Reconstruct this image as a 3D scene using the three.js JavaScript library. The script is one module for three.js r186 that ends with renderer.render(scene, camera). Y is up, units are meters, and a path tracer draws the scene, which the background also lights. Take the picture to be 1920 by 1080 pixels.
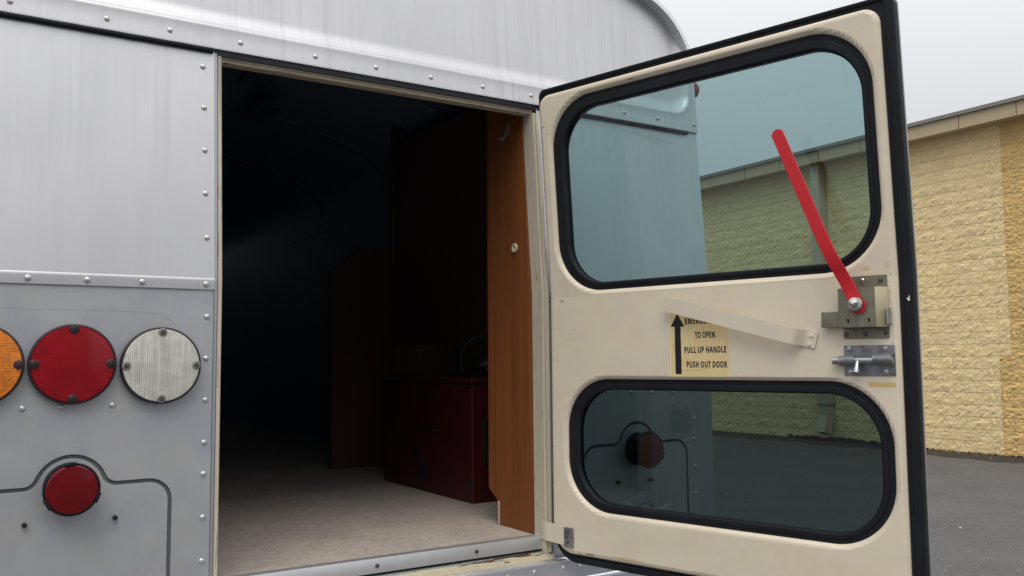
import * as THREE from 'three';
import { mergeGeometries, toCreasedNormals, mergeVertices } from 'three/addons/utils/BufferGeometryUtils.js';
import { RoundedBoxGeometry } from 'three/addons/geometries/RoundedBoxGeometry.js';

const { sin, cos, PI, abs, min, max, floor, hypot, sqrt } = Math;
const D2R = PI / 180;
const scene = new THREE.Scene();

// ---------------------------------------------------------------- camera
const camera = new THREE.PerspectiveCamera(2 * Math.atan(540 / 1655) / D2R, 1920 / 1080, 0.05, 600);
camera.position.set(0, 1.64, 2.25);
camera.rotation.order = 'YXZ';
camera.rotation.set(4.64 * D2R, -32.32 * D2R, -0.556 * D2R);

// ---------------------------------------------------------------- sky (overcast: three times brighter overhead than at the horizon), soft sun, exposure
const SKY_ZENITH = 1.55, EXPOSURE = 1.05, SUN = 1.5;
{
  const w = 256, h = 128, d = new Float32Array(w * h * 4);
  for (let j = 0; j < h; j++) for (let i = 0; i < w; i++) {
    const el = ((j + 0.5) / h - 0.5) * PI, s = max(0, sin(el));
    const az = (i / w) * 2 * PI;
    const soft = 1 + 0.035 * sin(az * 3 + 5 * s) * cos(az * 2 - 7 * s);
    const L = SKY_ZENITH * (1 + 2.4 * s) / 3.4 * soft;
    const k = (j * w + i) * 4;
    d[k] = L * 0.985; d[k + 1] = L * 0.995; d[k + 2] = L * 1.03; d[k + 3] = 1;
  }
  const t = new THREE.DataTexture(d, w, h, THREE.RGBAFormat, THREE.FloatType);
  t.mapping = THREE.EquirectangularReflectionMapping;
  t.magFilter = THREE.LinearFilter; t.minFilter = THREE.LinearFilter; t.wrapS = THREE.RepeatWrapping;
  t.needsUpdate = true;
  scene.background = t; scene.environment = t;
}
const sun = new THREE.DirectionalLight(0xfff6ea, SUN);
sun.position.set(-6, 21, 10);
sun.target.position.set(1, 1, 0);
sun.castShadow = true;
sun.shadow.radius = 75;
sun.shadow.mapSize.set(2048, 2048);
Object.assign(sun.shadow.camera, { left: -16, right: 16, top: 14, bottom: -14, near: 1, far: 60 });
scene.add(sun, sun.target);
const renderer = new THREE.WebGLRenderer({ antialias: true });
renderer.toneMapping = THREE.LinearToneMapping;
renderer.toneMappingExposure = EXPOSURE;
renderer.shadowMap.enabled = true;

// ---------------------------------------------------------------- noise and textures
function rngOf(seed) { let s = seed | 0; return () => { s = (s + 0x6d2b79f5) | 0; let t = Math.imul(s ^ (s >>> 15), 1 | s); t = (t + Math.imul(t ^ (t >>> 7), 61 | t)) ^ t; return ((t ^ (t >>> 14)) >>> 0) / 4294967296; }; }
const LAT = 256, lat = new Float32Array(LAT * LAT);
{ const r = rngOf(7); for (let i = 0; i < lat.length; i++) lat[i] = r(); }
function vnoise(x, y, px, py, off = 0) {               // value noise with periods px, py
  let ix = floor(x), iy = floor(y); const fx = x - ix, fy = y - iy, sx = fx * fx * (3 - 2 * fx), sy = fy * fy * (3 - 2 * fy);
  const m = (a, n) => ((a % n) + n) % n;
  const x0 = m(ix, px), x1 = m(ix + 1, px), y0 = m(iy, py), y1 = m(iy + 1, py);
  const L = (a, b) => lat[((a + off * 37) & 255) + (((b + off * 91) & 255) << 8)];
  const a = L(x0, y0) + (L(x1, y0) - L(x0, y0)) * sx, b = L(x0, y1) + (L(x1, y1) - L(x0, y1)) * sx;
  return a + (b - a) * sy;
}
function fbm(u, v, fx, fy, oct = 4, off = 0) { let s = 0, a = 0.5, t = 0; for (let i = 0; i < oct; i++) { s += a * vnoise(u * fx, v * fy, fx, fy, off + i); t += a; a *= 0.5; fx *= 2; fy *= 2; } return s / t; }
const toS = (x) => { x = min(1, max(0, x)); return 255 * (x <= 0.0031308 ? 12.92 * x : 1.055 * x ** (1 / 2.4) - 0.055); };
function colourTex(w, h, f) {
  const d = new Uint8Array(w * h * 4);
  for (let j = 0; j < h; j++) for (let i = 0; i < w; i++) { const c = f((i + 0.5) / w, (j + 0.5) / h, i, j), k = (j * w + i) * 4; d[k] = toS(c[0]); d[k + 1] = toS(c[1]); d[k + 2] = toS(c[2]); d[k + 3] = c.length > 3 ? 255 * c[3] : 255; }
  const t = new THREE.DataTexture(d, w, h); t.colorSpace = THREE.SRGBColorSpace; fin(t); return t;
}
function greyTex(w, h, f) {
  const d = new Uint8Array(w * h * 4);
  for (let j = 0; j < h; j++) for (let i = 0; i < w; i++) { const c = 255 * min(1, max(0, f((i + 0.5) / w, (j + 0.5) / h, i, j))), k = (j * w + i) * 4; d[k] = d[k + 1] = d[k + 2] = c; d[k + 3] = 255; }
  const t = new THREE.DataTexture(d, w, h); fin(t); return t;
}
function fin(t) { t.wrapS = t.wrapT = THREE.RepeatWrapping; t.magFilter = THREE.LinearFilter; t.minFilter = THREE.LinearMipmapLinearFilter; t.generateMipmaps = true; t.anisotropy = 8; t.needsUpdate = true; }
function scaled(t, sx, sy) { const c = t.clone(); c.repeat.set(1 / sx, 1 / sy); c.needsUpdate = true; return c; }   // uv in metres -> tile of sx by sy metres
function canvasTex(w, h, draw) { const c = document.createElement('canvas'); c.width = w; c.height = h; draw(c.getContext('2d'), w, h); const t = new THREE.CanvasTexture(c); t.colorSpace = THREE.SRGBColorSpace; t.magFilter = THREE.LinearFilter; return t; }

// oxidised aluminium with vertical runs (2 m tile)
const streak = (u, v) => {
  const run = fbm(u, v, 160, 2, 3, 3), run2 = fbm(u, v, 40, 3, 3, 11), cloud = fbm(u, v, 5, 4, 4, 21), grain = vnoise(u * 512, v * 24, 512, 24, 5);
  return { run, run2, cloud, grain };
};
const aluMap = colourTex(1024, 1024, (u, v) => { const s = streak(u, v); const p = max(0, fbm(u, v, 3, 3, 3, 27) - 0.45) * 4; let k = 0.67 + 0.09 * (s.cloud - 0.5) - 0.20 * p * max(0, s.run - 0.56) - 0.14 * p * max(0, s.run2 - 0.58) + 0.025 * (s.grain - 0.5); const l = 0.02 * (fbm(u, v, 4, 3, 3, 29) - 0.5); return [k + l, k * 1.008, k * 1.04 + 2 * l]; });
const aluRough = greyTex(512, 512, (u, v) => { const s = streak(u, v); return 0.40 + 0.10 * (s.run - 0.5) + 0.12 * (s.cloud - 0.5); });
const capMap = colourTex(1024, 1024, (u, v) => { const s = streak(u, v); const f = fbm(u, v, 300, 3, 3, 15), p = max(0, fbm(u, v, 5, 3, 4, 17) - 0.3) * 2.2; let k = 0.64 + 0.10 * (s.cloud - 0.5) - 0.24 * p * max(0, f - 0.50) - 0.10 * p * max(0, s.run - 0.54) - 0.12 * max(0, s.run2 - 0.56) + 0.03 * (s.grain - 0.5); return [k, k * 1.005, k * 1.025]; });
const paintMap = colourTex(1024, 1024, (u, v) => { const c = fbm(u, v, 6, 6, 5, 41), g = vnoise(u * 512, v * 512, 512, 512, 9), sp = vnoise(u * 240, v * 240, 240, 240, 13); let k = 0.50 + 0.05 * (c - 0.5) + 0.03 * (g - 0.5) - (sp > 0.985 ? 0.12 : 0); return [k, k * 1.005, k * 1.03]; });
const fineRough = greyTex(512, 512, (u, v) => 0.5 + 0.25 * (fbm(u, v, 8, 8, 5, 31) - 0.5) + 0.08 * (vnoise(u * 256, v * 256, 256, 256, 3) - 0.5));
const grainBump = greyTex(512, 512, (u, v) => fbm(u, v, 64, 64, 3, 61));
const waveBump = greyTex(512, 512, (u, v) => fbm(u, v, 4, 4, 2, 71));
const floorMap = colourTex(1024, 1024, (u, v) => {
  const c = fbm(u, v, 8, 8, 5, 81), f = fbm(u, v, 90, 90, 2, 83), d = vnoise(u * 150, v * 110, 150, 110, 85), d2 = vnoise(u * 90, v * 60, 90, 60, 87), sc = fbm(u, v, 3, 12, 4, 89);
  let k = 0.36 + 0.10 * (c - 0.5) + 0.14 * (f - 0.5) - 0.10 * max(0, sc - 0.58); k *= 1.12; if (d > 0.80) k *= 1 - 1.9 * (d - 0.80); if (d2 > 0.91) k *= 0.68;
  return [k * 1.06, k * 0.94, k * 0.83];
});
const woodMap = colourTex(1024, 512, (u, v) => {
  const g = fbm(u + 0.02 * fbm(u, v, 4, 4, 2, 97), v, 48, 2, 4, 91), f = vnoise(u * 400, v * 10, 400, 10, 93), b = fbm(u, v, 6, 2, 3, 95), pore = vnoise(u * 500, v * 60, 500, 60, 99);
  let k = 0.64 + 0.46 * (g - 0.5) + 0.14 * (f - 0.5) + 0.35 * (b - 0.5) - (pore > 0.93 ? 0.18 : 0);
  return [0.315 * k, 0.108 * k, 0.034 * k];
});
const redMap = colourTex(512, 512, (u, v) => {
  const w = fbm(u, v, 9, 9, 5, 101), s = vnoise(u * 40, v * 40, 40, 40, 103), c = fbm(u, v, 3, 3, 3, 105);
  const bare = w + 0.25 * (c - 0.5) > 0.72 || s > 0.985; const k = 0.75 + 0.5 * (w - 0.5);
  return bare ? [0.012, 0.008, 0.012] : [0.066 * k, 0.002 * k, 0.007 * k];
});
const asphaltMap = colourTex(1024, 1024, (u, v) => {
  const c = fbm(u, v, 5, 5, 5, 111), s = vnoise(u * 340, v * 340, 340, 340, 113), s2 = vnoise(u * 512, v * 512, 512, 512, 115), w = vnoise(u * 120, v * 120, 120, 120, 117), t = vnoise(u * 500, v * 480, 500, 480, 119);
  let k = 0.090 + 0.03 * (c - 0.5) + 0.05 * (s - 0.5) + 0.05 * (s2 - 0.5); if (w > 0.965) k += 0.16; if (t > 0.97) k += 0.15;
  return [k * 1.0, k * 0.985, k * 0.985];
});
const asphaltBump = greyTex(1024, 1024, (u, v) => 0.5 * vnoise(u * 340, v * 340, 340, 340, 113) + 0.5 * vnoise(u * 512, v * 512, 512, 512, 115));
const blockMap = colourTex(1024, 1024, (u, v) => {
  const c = fbm(u, v, 5, 5, 5, 121), f = fbm(u, v, 60, 60, 3, 123), h = fbm(u, v, 20, 26, 4, 125);
  let k = 0.68 + 0.12 * (c - 0.5) + 0.14 * (f - 0.5) + 0.12 * (h - 0.5);
  return [k * 1.17, k * 0.93, k * 0.51];
});
const blockBump = greyTex(1024, 1024, (u, v) => { const a = fbm(u + 0.03 * fbm(u, v, 12, 12, 2, 5), v + 0.02 * fbm(u, v, 14, 14, 2, 6), 13, 18, 5, 131), b = abs(2 * fbm(u, v, 9, 13, 4, 133) - 1); return 0.75 * a + 0.35 * (1 - b) - 0.1; });
const rubberMap = colourTex(512, 512, (u, v) => { const c = fbm(u, v, 10, 10, 5, 141), s = vnoise(u * 200, v * 200, 200, 200, 143); let k = 0.0070 + 0.012 * max(0, c - 0.45) + (s > 0.975 ? 0.02 : 0); return [k * 0.85, k * 1.05, k * 1.6]; });
const trimMap = colourTex(512, 512, (u, v) => {       // weathered cream paint flaking from grey metal, drawn out along u
  const n = fbm(u, v, 6, 40, 5, 151), p = fbm(u, v, 14, 50, 4, 153);
  const cream = [0.50, 0.44, 0.33], grey = [0.28, 0.28, 0.28], rust = [0.16, 0.07, 0.035];
  const c = n > 0.70 ? grey : p > 0.80 ? rust : cream, k = 0.90 + 0.2 * vnoise(u * 60, v * 120, 60, 120, 7);
  return c.map((x) => x * k);
});
const jambMap = colourTex(512, 256, (u, v) => {        // cream jamb paint, a little stained
  const n = fbm(u, v, 8, 24, 5, 231), p = fbm(u, v, 20, 40, 4, 233); const k = 0.93 + 0.2 * (n - 0.5);
  return n > 0.73 ? [0.40, 0.37, 0.31] : p > 0.77 ? [0.34, 0.25, 0.15] : [0.60 * k, 0.545 * k, 0.435 * k];
});
const sillMap = colourTex(1024, 128, (u, v) => {      // peeling paint on the step below the door: grey-green next to the nosing, cream outside it, rust at the hinge end
  const n = fbm(u, v, 10, 6, 5, 161), r = fbm(u, v, 18, 8, 5, 163), w = fbm(u, v, 40, 4, 4, 165);
  const rusty = r + 0.55 * max(0, u - 0.70) - 0.5 * abs(v - 0.62) > 0.60 || w > 0.80;
  const k = 0.86 + 0.28 * (w - 0.5) + 0.1 * vnoise(u * 200, v * 30, 200, 30, 9);
  const c = rusty ? [0.085, 0.032, 0.02] : v + 0.7 * (n - 0.5) > 0.50 ? [0.27, 0.30, 0.29] : [0.50, 0.46, 0.33];
  return c.map((x) => x * k);
});
const galvMap = colourTex(256, 256, (u, v) => { const c = fbm(u, v, 9, 9, 4, 171), s = vnoise(u * 60, v * 60, 60, 60, 173); let k = 0.24 + 0.22 * (c - 0.5) + (s > 0.9 ? 0.1 : 0); return c < 0.20 ? [0.2, 0.11, 0.06] : [k * 0.96, k, k * 1.06]; });
const oliveMap = colourTex(256, 256, (u, v) => { const c = fbm(u, v, 7, 7, 5, 181), s = vnoise(u * 70, v * 70, 70, 70, 183); let k = 0.19 + 0.14 * (c - 0.5); return s > 0.955 ? [0.5, 0.47, 0.38] : [k * 1.02, k * 0.97, k * 0.72]; });
const lensGrid = greyTex(256, 256, (u, v) => 0.5 * abs(sin(u * PI * 40)) + 0.5 * abs(sin(v * PI * 40)));
const webBump = greyTex(64, 64, (u, v) => 0.5 + 0.5 * sin(v * PI * 16) * cos(u * PI * 6));
const ribBump = greyTex(1024, 16, (u) => abs(sin(u * PI * 44)));
const clearMap = colourTex(512, 512, (u, v) => {
  const rib = abs(sin(u * PI * 44)), b = fbm(u, v, 12, 14, 3, 191), st = vnoise(u * 44, v * 3, 44, 3, 193), cell = vnoise(u * 10, v * 16, 10, 16, 195);
  let k = 0.60 + 0.26 * (rib - 0.5) + 0.16 * (b - 0.5) + 0.18 * (st - 0.5) + 0.10 * (cell - 0.5);
  return [k * 1.0, k * 1.02, k * 0.92];
});
const redLensMap = colourTex(256, 256, (u, v) => { const c = fbm(u, v, 6, 6, 4, 201), s = vnoise(u * 60, v * 60, 60, 60, 203); const k = 0.85 + 0.4 * (c - 0.5); return s > 0.985 ? [0.4, 0.16, 0.13] : [0.30 * k, 0.002 * k, 0.010 * k]; });
const amberMap = colourTex(256, 256, (u, v) => { const c = fbm(u, v, 30, 40, 3, 211), row = 0.5 + 0.5 * sin(v * PI * 2 * 30); const k = 0.75 + 0.7 * (c - 0.5) + 0.18 * (row - 0.5); return [0.85 * k, 0.245 * k, 0.015 * k]; });

// ---------------------------------------------------------------- materials
const std = (o) => new THREE.MeshStandardMaterial(o), phys = (o) => new THREE.MeshPhysicalMaterial(o);
const rgb = (r, g, b) => new THREE.Color().setRGB(r, g, b);
const M = {
  alu: std({ map: scaled(aluMap, 2.1, 2.1), roughnessMap: scaled(aluRough, 2.1, 2.1), roughness: 1, metalness: 0.55, bumpMap: scaled(waveBump, 1.3, 1.3), bumpScale: 0.004 }),
  cap: std({ map: scaled(capMap, 1.9, 1.9), roughnessMap: scaled(aluRough, 1.9, 1.9), roughness: 1, metalness: 0.55, bumpMap: scaled(waveBump, 1.3, 1.3), bumpScale: 0.004 }),
  silver: std({ map: scaled(paintMap, 1.6, 1.6), roughnessMap: scaled(fineRough, 0.9, 0.9), roughness: 0.85, metalness: 0.5, bumpMap: scaled(waveBump, 1.1, 1.1), bumpScale: 0.003 }),
  skirt: std({ map: scaled(paintMap, 1.2, 1.2), color: rgb(0.86, 0.87, 0.91), roughness: 0.42, metalness: 0.5 }),
  rivet: std({ color: rgb(0.58, 0.58, 0.60), roughness: 0.38, metalness: 0.7 }),
  groove: std({ color: rgb(0.13, 0.135, 0.145), roughness: 0.75 }),
  rubber: phys({ map: scaled(rubberMap, 0.6, 0.6), roughness: 0.66, specularIntensity: 0.55, bumpMap: scaled(grainBump, 0.2, 0.2), bumpScale: 0.0004 }),
  slate: std({ color: rgb(0.045, 0.05, 0.062), roughness: 0.6, bumpMap: scaled(grainBump, 0.4, 0.05), bumpScale: 0.0006 }),
  headerTrim: std({ map: scaled(trimMap, 0.9, 0.25), color: rgb(0.74, 0.73, 0.72), roughness: 0.75, bumpMap: scaled(grainBump, 0.5, 0.1), bumpScale: 0.0006 }),
  jamb: std({ map: scaled(jambMap, 1.4, 0.2), roughness: 0.55, bumpMap: scaled(grainBump, 0.6, 0.08), bumpScale: 0.0005 }),
  trim: std({ map: scaled(trimMap, 0.9, 0.25), roughness: 0.7, bumpMap: scaled(grainBump, 0.5, 0.1), bumpScale: 0.0006 }),
  sill: std({ map: (() => { const t = scaled(sillMap, 1.0, 0.07); t.offset.set(-0.56, 0.45); return t; })(), roughness: 0.75, bumpMap: scaled(grainBump, 0.2, 0.2), bumpScale: 0.0008 }),
  nosing: std({ map: scaled(aluMap, 0.8, 0.8), roughness: 0.38, metalness: 0.75 }),
  floor: std({ map: scaled(floorMap, 0.9, 0.9), roughness: 0.7, bumpMap: scaled(grainBump, 0.3, 0.3), bumpScale: 0.0006 }),
  wood: phys({ map: scaled(woodMap, 0.7, 1.4), roughness: 0.5, specularIntensity: 0.5 }),
  hazeLining: std({ color: rgb(0.17, 0.225, 0.335), roughness: 0.6 }),  // blue-grey tint puts lens-flare haze into the lining colour
  hazeLiningDark: std({ color: rgb(0.11, 0.15, 0.23), roughness: 0.7 }),  // darker lining tone with the same flare haze in its colour
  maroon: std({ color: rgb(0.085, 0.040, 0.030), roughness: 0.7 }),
  red: std({ map: scaled(redMap, 0.7, 0.7), roughness: 0.5 }),
  vent: std({ color: rgb(0.06, 0.08, 0.125), roughness: 0.7 }),
  black: std({ color: rgb(0.010, 0.010, 0.013), roughness: 0.55 }),
  blackBolt: std({ color: rgb(0.012, 0.012, 0.013), roughness: 0.5 }),
  galv: std({ map: scaled(galvMap, 0.12, 0.12), roughness: 0.42, metalness: 0.6 }),
  olive: std({ map: scaled(oliveMap, 0.16, 0.16), roughness: 0.42, metalness: 0.45 }),
  trimDull: std({ color: rgb(0.22, 0.22, 0.23), roughness: 0.55, metalness: 0.5 }),
  bright: std({ color: rgb(0.80, 0.80, 0.81), roughness: 0.24, metalness: 0.9 }),
  litBrass: std({ color: rgb(0.52, 0.46, 0.31), roughness: 0.42, metalness: 0.3 }),  // latch side: the light falling on it is put into a brighter colour
  chrome: std({ color: rgb(0.62, 0.61, 0.58), roughness: 0.2, metalness: 1 }),
  zinc: std({ color: rgb(0.42, 0.43, 0.44), roughness: 0.35, metalness: 0.85 }),
  darkScrew: std({ color: rgb(0.10, 0.095, 0.085), roughness: 0.5, metalness: 0.6 }),
  handle: phys({ color: rgb(0.58, 0.020, 0.030), roughness: 0.42, specularIntensity: 0.6, clearcoat: 0.15, clearcoatRoughness: 0.3, bumpMap: scaled(waveBump, 0.2, 0.2), bumpScale: 0.0006 }),
  web: std({ color: rgb(0.64, 0.60, 0.50), roughness: 0.9, bumpMap: scaled(webBump, 0.03, 0.03), bumpScale: 0.0006 }),
  skin: std({ color: rgb(0.42, 0.44, 0.47), roughness: 0.4, metalness: 0.6 }),
  lensRed: phys({ map: redLensMap, roughness: 0.35, specularIntensity: 0.35, clearcoat: 0.55, clearcoatRoughness: 0.1, bumpMap: lensGrid, bumpScale: 0.0002 }),
  lensDeep: phys({ map: redLensMap, color: rgb(0.52, 0.5, 0.5), roughness: 0.4, specularIntensity: 0.3, clearcoat: 0.4, clearcoatRoughness: 0.12, bumpMap: lensGrid, bumpScale: 0.0002 }),
  lensAmber: phys({ map: amberMap, roughness: 0.35, clearcoat: 0.6, clearcoatRoughness: 0.15, bumpMap: lensGrid, bumpScale: 0.0004 }),
  lensClear: phys({ map: clearMap, roughness: 0.32, clearcoat: 0.7, clearcoatRoughness: 0.12, bumpMap: ribBump, bumpScale: 0.0014 }),
  housing: std({ color: rgb(0.020, 0.014, 0.018), roughness: 0.45 }),
  boss: std({ color: rgb(0.055, 0.018, 0.024), roughness: 0.45 }),
  bossGrey: std({ color: rgb(0.22, 0.22, 0.20), roughness: 0.4 }),
  asphalt: std({ map: scaled(asphaltMap, 3.1, 3.1), roughness: 0.88, bumpMap: scaled(asphaltBump, 3.1, 3.1), bumpScale: 0.006 }),
  fascia: std({ color: rgb(0.46, 0.375, 0.235), roughness: 0.6, bumpMap: scaled(waveBump, 1.2, 1.2), bumpScale: 0.004 }),
  drip: std({ color: rgb(0.21, 0.205, 0.19), roughness: 0.6 }),
  spout: std({ color: rgb(0.44, 0.38, 0.27), roughness: 0.6 }),
  knob: std({ color: rgb(0.55, 0.48, 0.34), roughness: 0.45 }),
  hook: std({ color: rgb(0.20, 0.17, 0.14), roughness: 0.6 }),
  card: std({ color: rgb(0.030, 0.018, 0.012), roughness: 0.9 }),
  fray: std({ color: rgb(0.62, 0.58, 0.48), roughness: 0.9 }),
  moss: std({ color: rgb(0.045, 0.050, 0.012), roughness: 1 }),
  mossDark: std({ color: rgb(0.012, 0.012, 0.010), roughness: 1 }),
  spot: std({ color: rgb(0.70, 0.67, 0.58), roughness: 0.6 }),
};
const dustMap = colourTex(512, 512, (u, v) => { const c = fbm(u, v, 4, 4, 4, 241), d = fbm(u, v, 50, 2, 3, 243), s = vnoise(u * 200, v * 200, 200, 200, 245); const k = 0.97 - 0.10 * (c - 0.5) - 0.25 * max(0, d - 0.66) - (s > 0.993 ? 0.35 : 0); return [k, k, k]; });
const glass = (r, g, b) => phys({ map: scaled(dustMap, 0.9, 0.9), color: rgb(r, g, b), transmission: 1, thickness: 0, roughness: 0.0, ior: 1.5 });
M.glassUp = glass(0.345, 0.49, 0.50);
M.glassLow = glass(0.125, 0.185, 0.185);
const blockTints = [[1, 1, 1], [0.975, 0.975, 0.97], [1.02, 1.015, 1.0], [0.99, 0.98, 0.955]];
M.blocks = blockTints.map((t) => std({ map: scaled(blockMap, 1.3, 1.3), color: rgb(...t), roughness: 0.9, bumpMap: scaled(blockBump, 0.8, 0.8), bumpScale: 0.017 }));
M.ochre = [1, 0.93].map((t) => std({ map: scaled(blockMap, 1.3, 1.3), color: rgb(0.93 * t, 0.81 * t, 0.60 * t), roughness: 0.9, bumpMap: scaled(blockBump, 0.8, 0.8), bumpScale: 0.04 }));
M.mortar = std({ color: rgb(0.52, 0.40, 0.22), roughness: 0.95 });

// ---------------------------------------------------------------- builders
const used = {};
function unique(name) { const n = used[name] = (used[name] ?? -1) + 1; return n ? `${name}_${String(n).padStart(3, '0')}` : name; }
function mesh(name, geo, mat, parent, label) {
  const m = new THREE.Mesh(Array.isArray(geo) ? merge(geo) : geo, mat);
  m.name = parent === scene || !parent ? unique(name) : unique(name); m.castShadow = m.receiveShadow = true;
  if (label) m.userData.label = label;
  (parent ?? scene).add(m); return m;
}
function thing(o, label, category, group) { Object.assign(o.userData, { label, category }, group ? { group } : {}); return o; }
function merge(list) {
  const gs = list.map((g) => { g = g.index ? g.toNonIndexed() : g; for (const k of Object.keys(g.attributes)) if (!['position', 'normal', 'uv'].includes(k)) g.deleteAttribute(k); if (!g.attributes.uv) g.setAttribute('uv', new THREE.BufferAttribute(new Float32Array(g.attributes.position.count * 2), 2)); return g; });
  return mergeGeometries(gs);
}
function boxUV(g) {                                     // uv in metres, by the face's dominant direction
  if (g.index) g = g.toNonIndexed();
  const p = g.attributes.position, uv = new Float32Array(p.count * 2), a = new THREE.Vector3(), b = new THREE.Vector3(), c = new THREE.Vector3(), n = new THREE.Vector3();
  for (let i = 0; i < p.count; i += 3) {
    a.fromBufferAttribute(p, i); b.fromBufferAttribute(p, i + 1); c.fromBufferAttribute(p, i + 2);
    n.copy(b).sub(a).cross(c.clone().sub(a)); const x = abs(n.x), y = abs(n.y), z = abs(n.z);
    [a, b, c].forEach((q, k) => { const o = (i + k) * 2; if (z >= x && z >= y) { uv[o] = q.x; uv[o + 1] = q.y; } else if (x >= y) { uv[o] = -q.z; uv[o + 1] = q.y; } else { uv[o] = q.x; uv[o + 1] = -q.z; } });
  }
  g.setAttribute('uv', new THREE.BufferAttribute(uv, 2)); return g;
}
const box = (x0, x1, y0, y1, z0, z1, r = 0) => { const g = r ? new RoundedBoxGeometry(x1 - x0, y1 - y0, z1 - z0, 2, r) : new THREE.BoxGeometry(x1 - x0, y1 - y0, z1 - z0); g.translate((x0 + x1) / 2, (y0 + y1) / 2, (z0 + z1) / 2); return boxUV(g); };
// a polygon in (y, z) drawn out along x
function prismX(profile, x0, x1, crease = 0.5) {
  const s = new THREE.Shape(profile.map(([y, z]) => new THREE.Vector2(z, y)));
  let g = new THREE.ExtrudeGeometry(s, { depth: x1 - x0, bevelEnabled: false, steps: 1 });
  g.applyMatrix4(new THREE.Matrix4().makeBasis(new THREE.Vector3(0, 0, 1), new THREE.Vector3(0, 1, 0), new THREE.Vector3(-1, 0, 0)));  // shape x -> z, depth -> -x
  g.translate(x1, 0, 0);
  return boxUV(toCreasedNormals(g, crease));
}
// a closed section [a, b] carried through frames {o, a, b}
function sweep(section, frames, crease = 0.6, closed = true) {
  const n = section.length, pos = [], uv = [], idx = [], v = new THREE.Vector3(); let len = 0; const around = [0];
  for (let i = 0; i < n; i++) { const q = section[(i + 1) % n], p = section[i]; around.push(around[i] + hypot(q[0] - p[0], q[1] - p[1])); }
  frames.forEach((f, k) => {
    if (k) len += f.o.distanceTo(frames[k - 1].o);
    for (let i = 0; i <= n; i++) { const s = section[i % n]; v.copy(f.o).addScaledVector(f.a, s[0]).addScaledVector(f.b, s[1]); pos.push(v.x, v.y, v.z); uv.push(len, around[i]); }
  });
  for (let k = 0; k + 1 < frames.length; k++) for (let i = 0; i < n; i++) { if (!closed && i === n - 1) continue; const a = k * (n + 1) + i, b = a + n + 1; idx.push(a, b, a + 1, b, b + 1, a + 1); }
  if (closed) for (const [k, flip] of [[0, 0], [frames.length - 1, 1]]) { const tri = THREE.ShapeUtils.triangulateShape(section.map((s) => new THREE.Vector2(...s)), []), o = k * (n + 1); for (const t of tri) flip ? idx.push(o + t[0], o + t[1], o + t[2]) : idx.push(o + t[0], o + t[2], o + t[1]); }
  const g = new THREE.BufferGeometry(); g.setAttribute('position', new THREE.Float32BufferAttribute(pos, 3)); g.setAttribute('uv', new THREE.Float32BufferAttribute(uv, 2)); g.setIndex(idx);
  g.computeVertexNormals(); return toCreasedNormals(g, crease);
}
const V3 = (x, y, z) => new THREE.Vector3(x, y, z);
function tubeOf(pts, r, seg = 24, rad = 8) { return new THREE.TubeGeometry(new THREE.CatmullRomCurve3(pts), seg, r, rad, false); }
function lathe(pts, seg = 48) { return toCreasedNormals(new THREE.LatheGeometry(pts.map((p) => new THREE.Vector2(...p)), seg), 0.6); }
function rrect(x0, x1, y0, y1, r, P = THREE.Shape) {
  const s = new P(), R = Array.isArray(r) ? r : [r, r, r, r];  // bl, br, tr, tl
  s.moveTo(x0 + R[0], y0); s.lineTo(x1 - R[1], y0); if (R[1]) s.absarc(x1 - R[1], y0 + R[1], R[1], -PI / 2, 0); s.lineTo(x1, y1 - R[2]); if (R[2]) s.absarc(x1 - R[2], y1 - R[2], R[2], 0, PI / 2);
  s.lineTo(x0 + R[3], y1); if (R[3]) s.absarc(x0 + R[3], y1 - R[3], R[3], PI / 2, PI); s.lineTo(x0, y0 + R[0]); if (R[0]) s.absarc(x0 + R[0], y0 + R[0], R[0], PI, PI * 1.5); return s;
}
function plate(shape, z0, z1, bevel = 0, segs = 3, curve = 20) {   // extruded from z0 to z1, bevel kept inside the outline
  const g = new THREE.ExtrudeGeometry(shape, { depth: max(1e-4, z1 - z0 - 2 * bevel), bevelEnabled: bevel > 0, bevelThickness: bevel, bevelSize: bevel, bevelOffset: -bevel, bevelSegments: segs, curveSegments: curve });
  g.translate(0, 0, z0 + bevel); return boxUV(flatCaps(toCreasedNormals(g, 0.6)));
}
function flip(g) { g = g.index ? g.toNonIndexed() : g; const p = g.attributes.position; for (let i = 0; i < p.count; i += 3) { const a = [p.getX(i), p.getY(i), p.getZ(i)]; p.setXYZ(i, p.getX(i + 1), p.getY(i + 1), p.getZ(i + 1)); p.setXYZ(i + 1, ...a); } return g; }
function flatCaps(g) {                                  // broad flat faces keep their true normal beside a rounded edge
  const p = g.attributes.position, n = g.attributes.normal, a = new THREE.Vector3(), b = new THREE.Vector3(), c = new THREE.Vector3();
  for (let i = 0; i < p.count; i += 3) { a.fromBufferAttribute(p, i); b.fromBufferAttribute(p, i + 1).sub(a); c.fromBufferAttribute(p, i + 2).sub(a); b.cross(c).normalize(); if (abs(b.z) > 0.9995) for (let k = 0; k < 3; k++) n.setXYZ(i + k, 0, 0, b.z > 0 ? 1 : -1); }
  return g;
}
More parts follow.
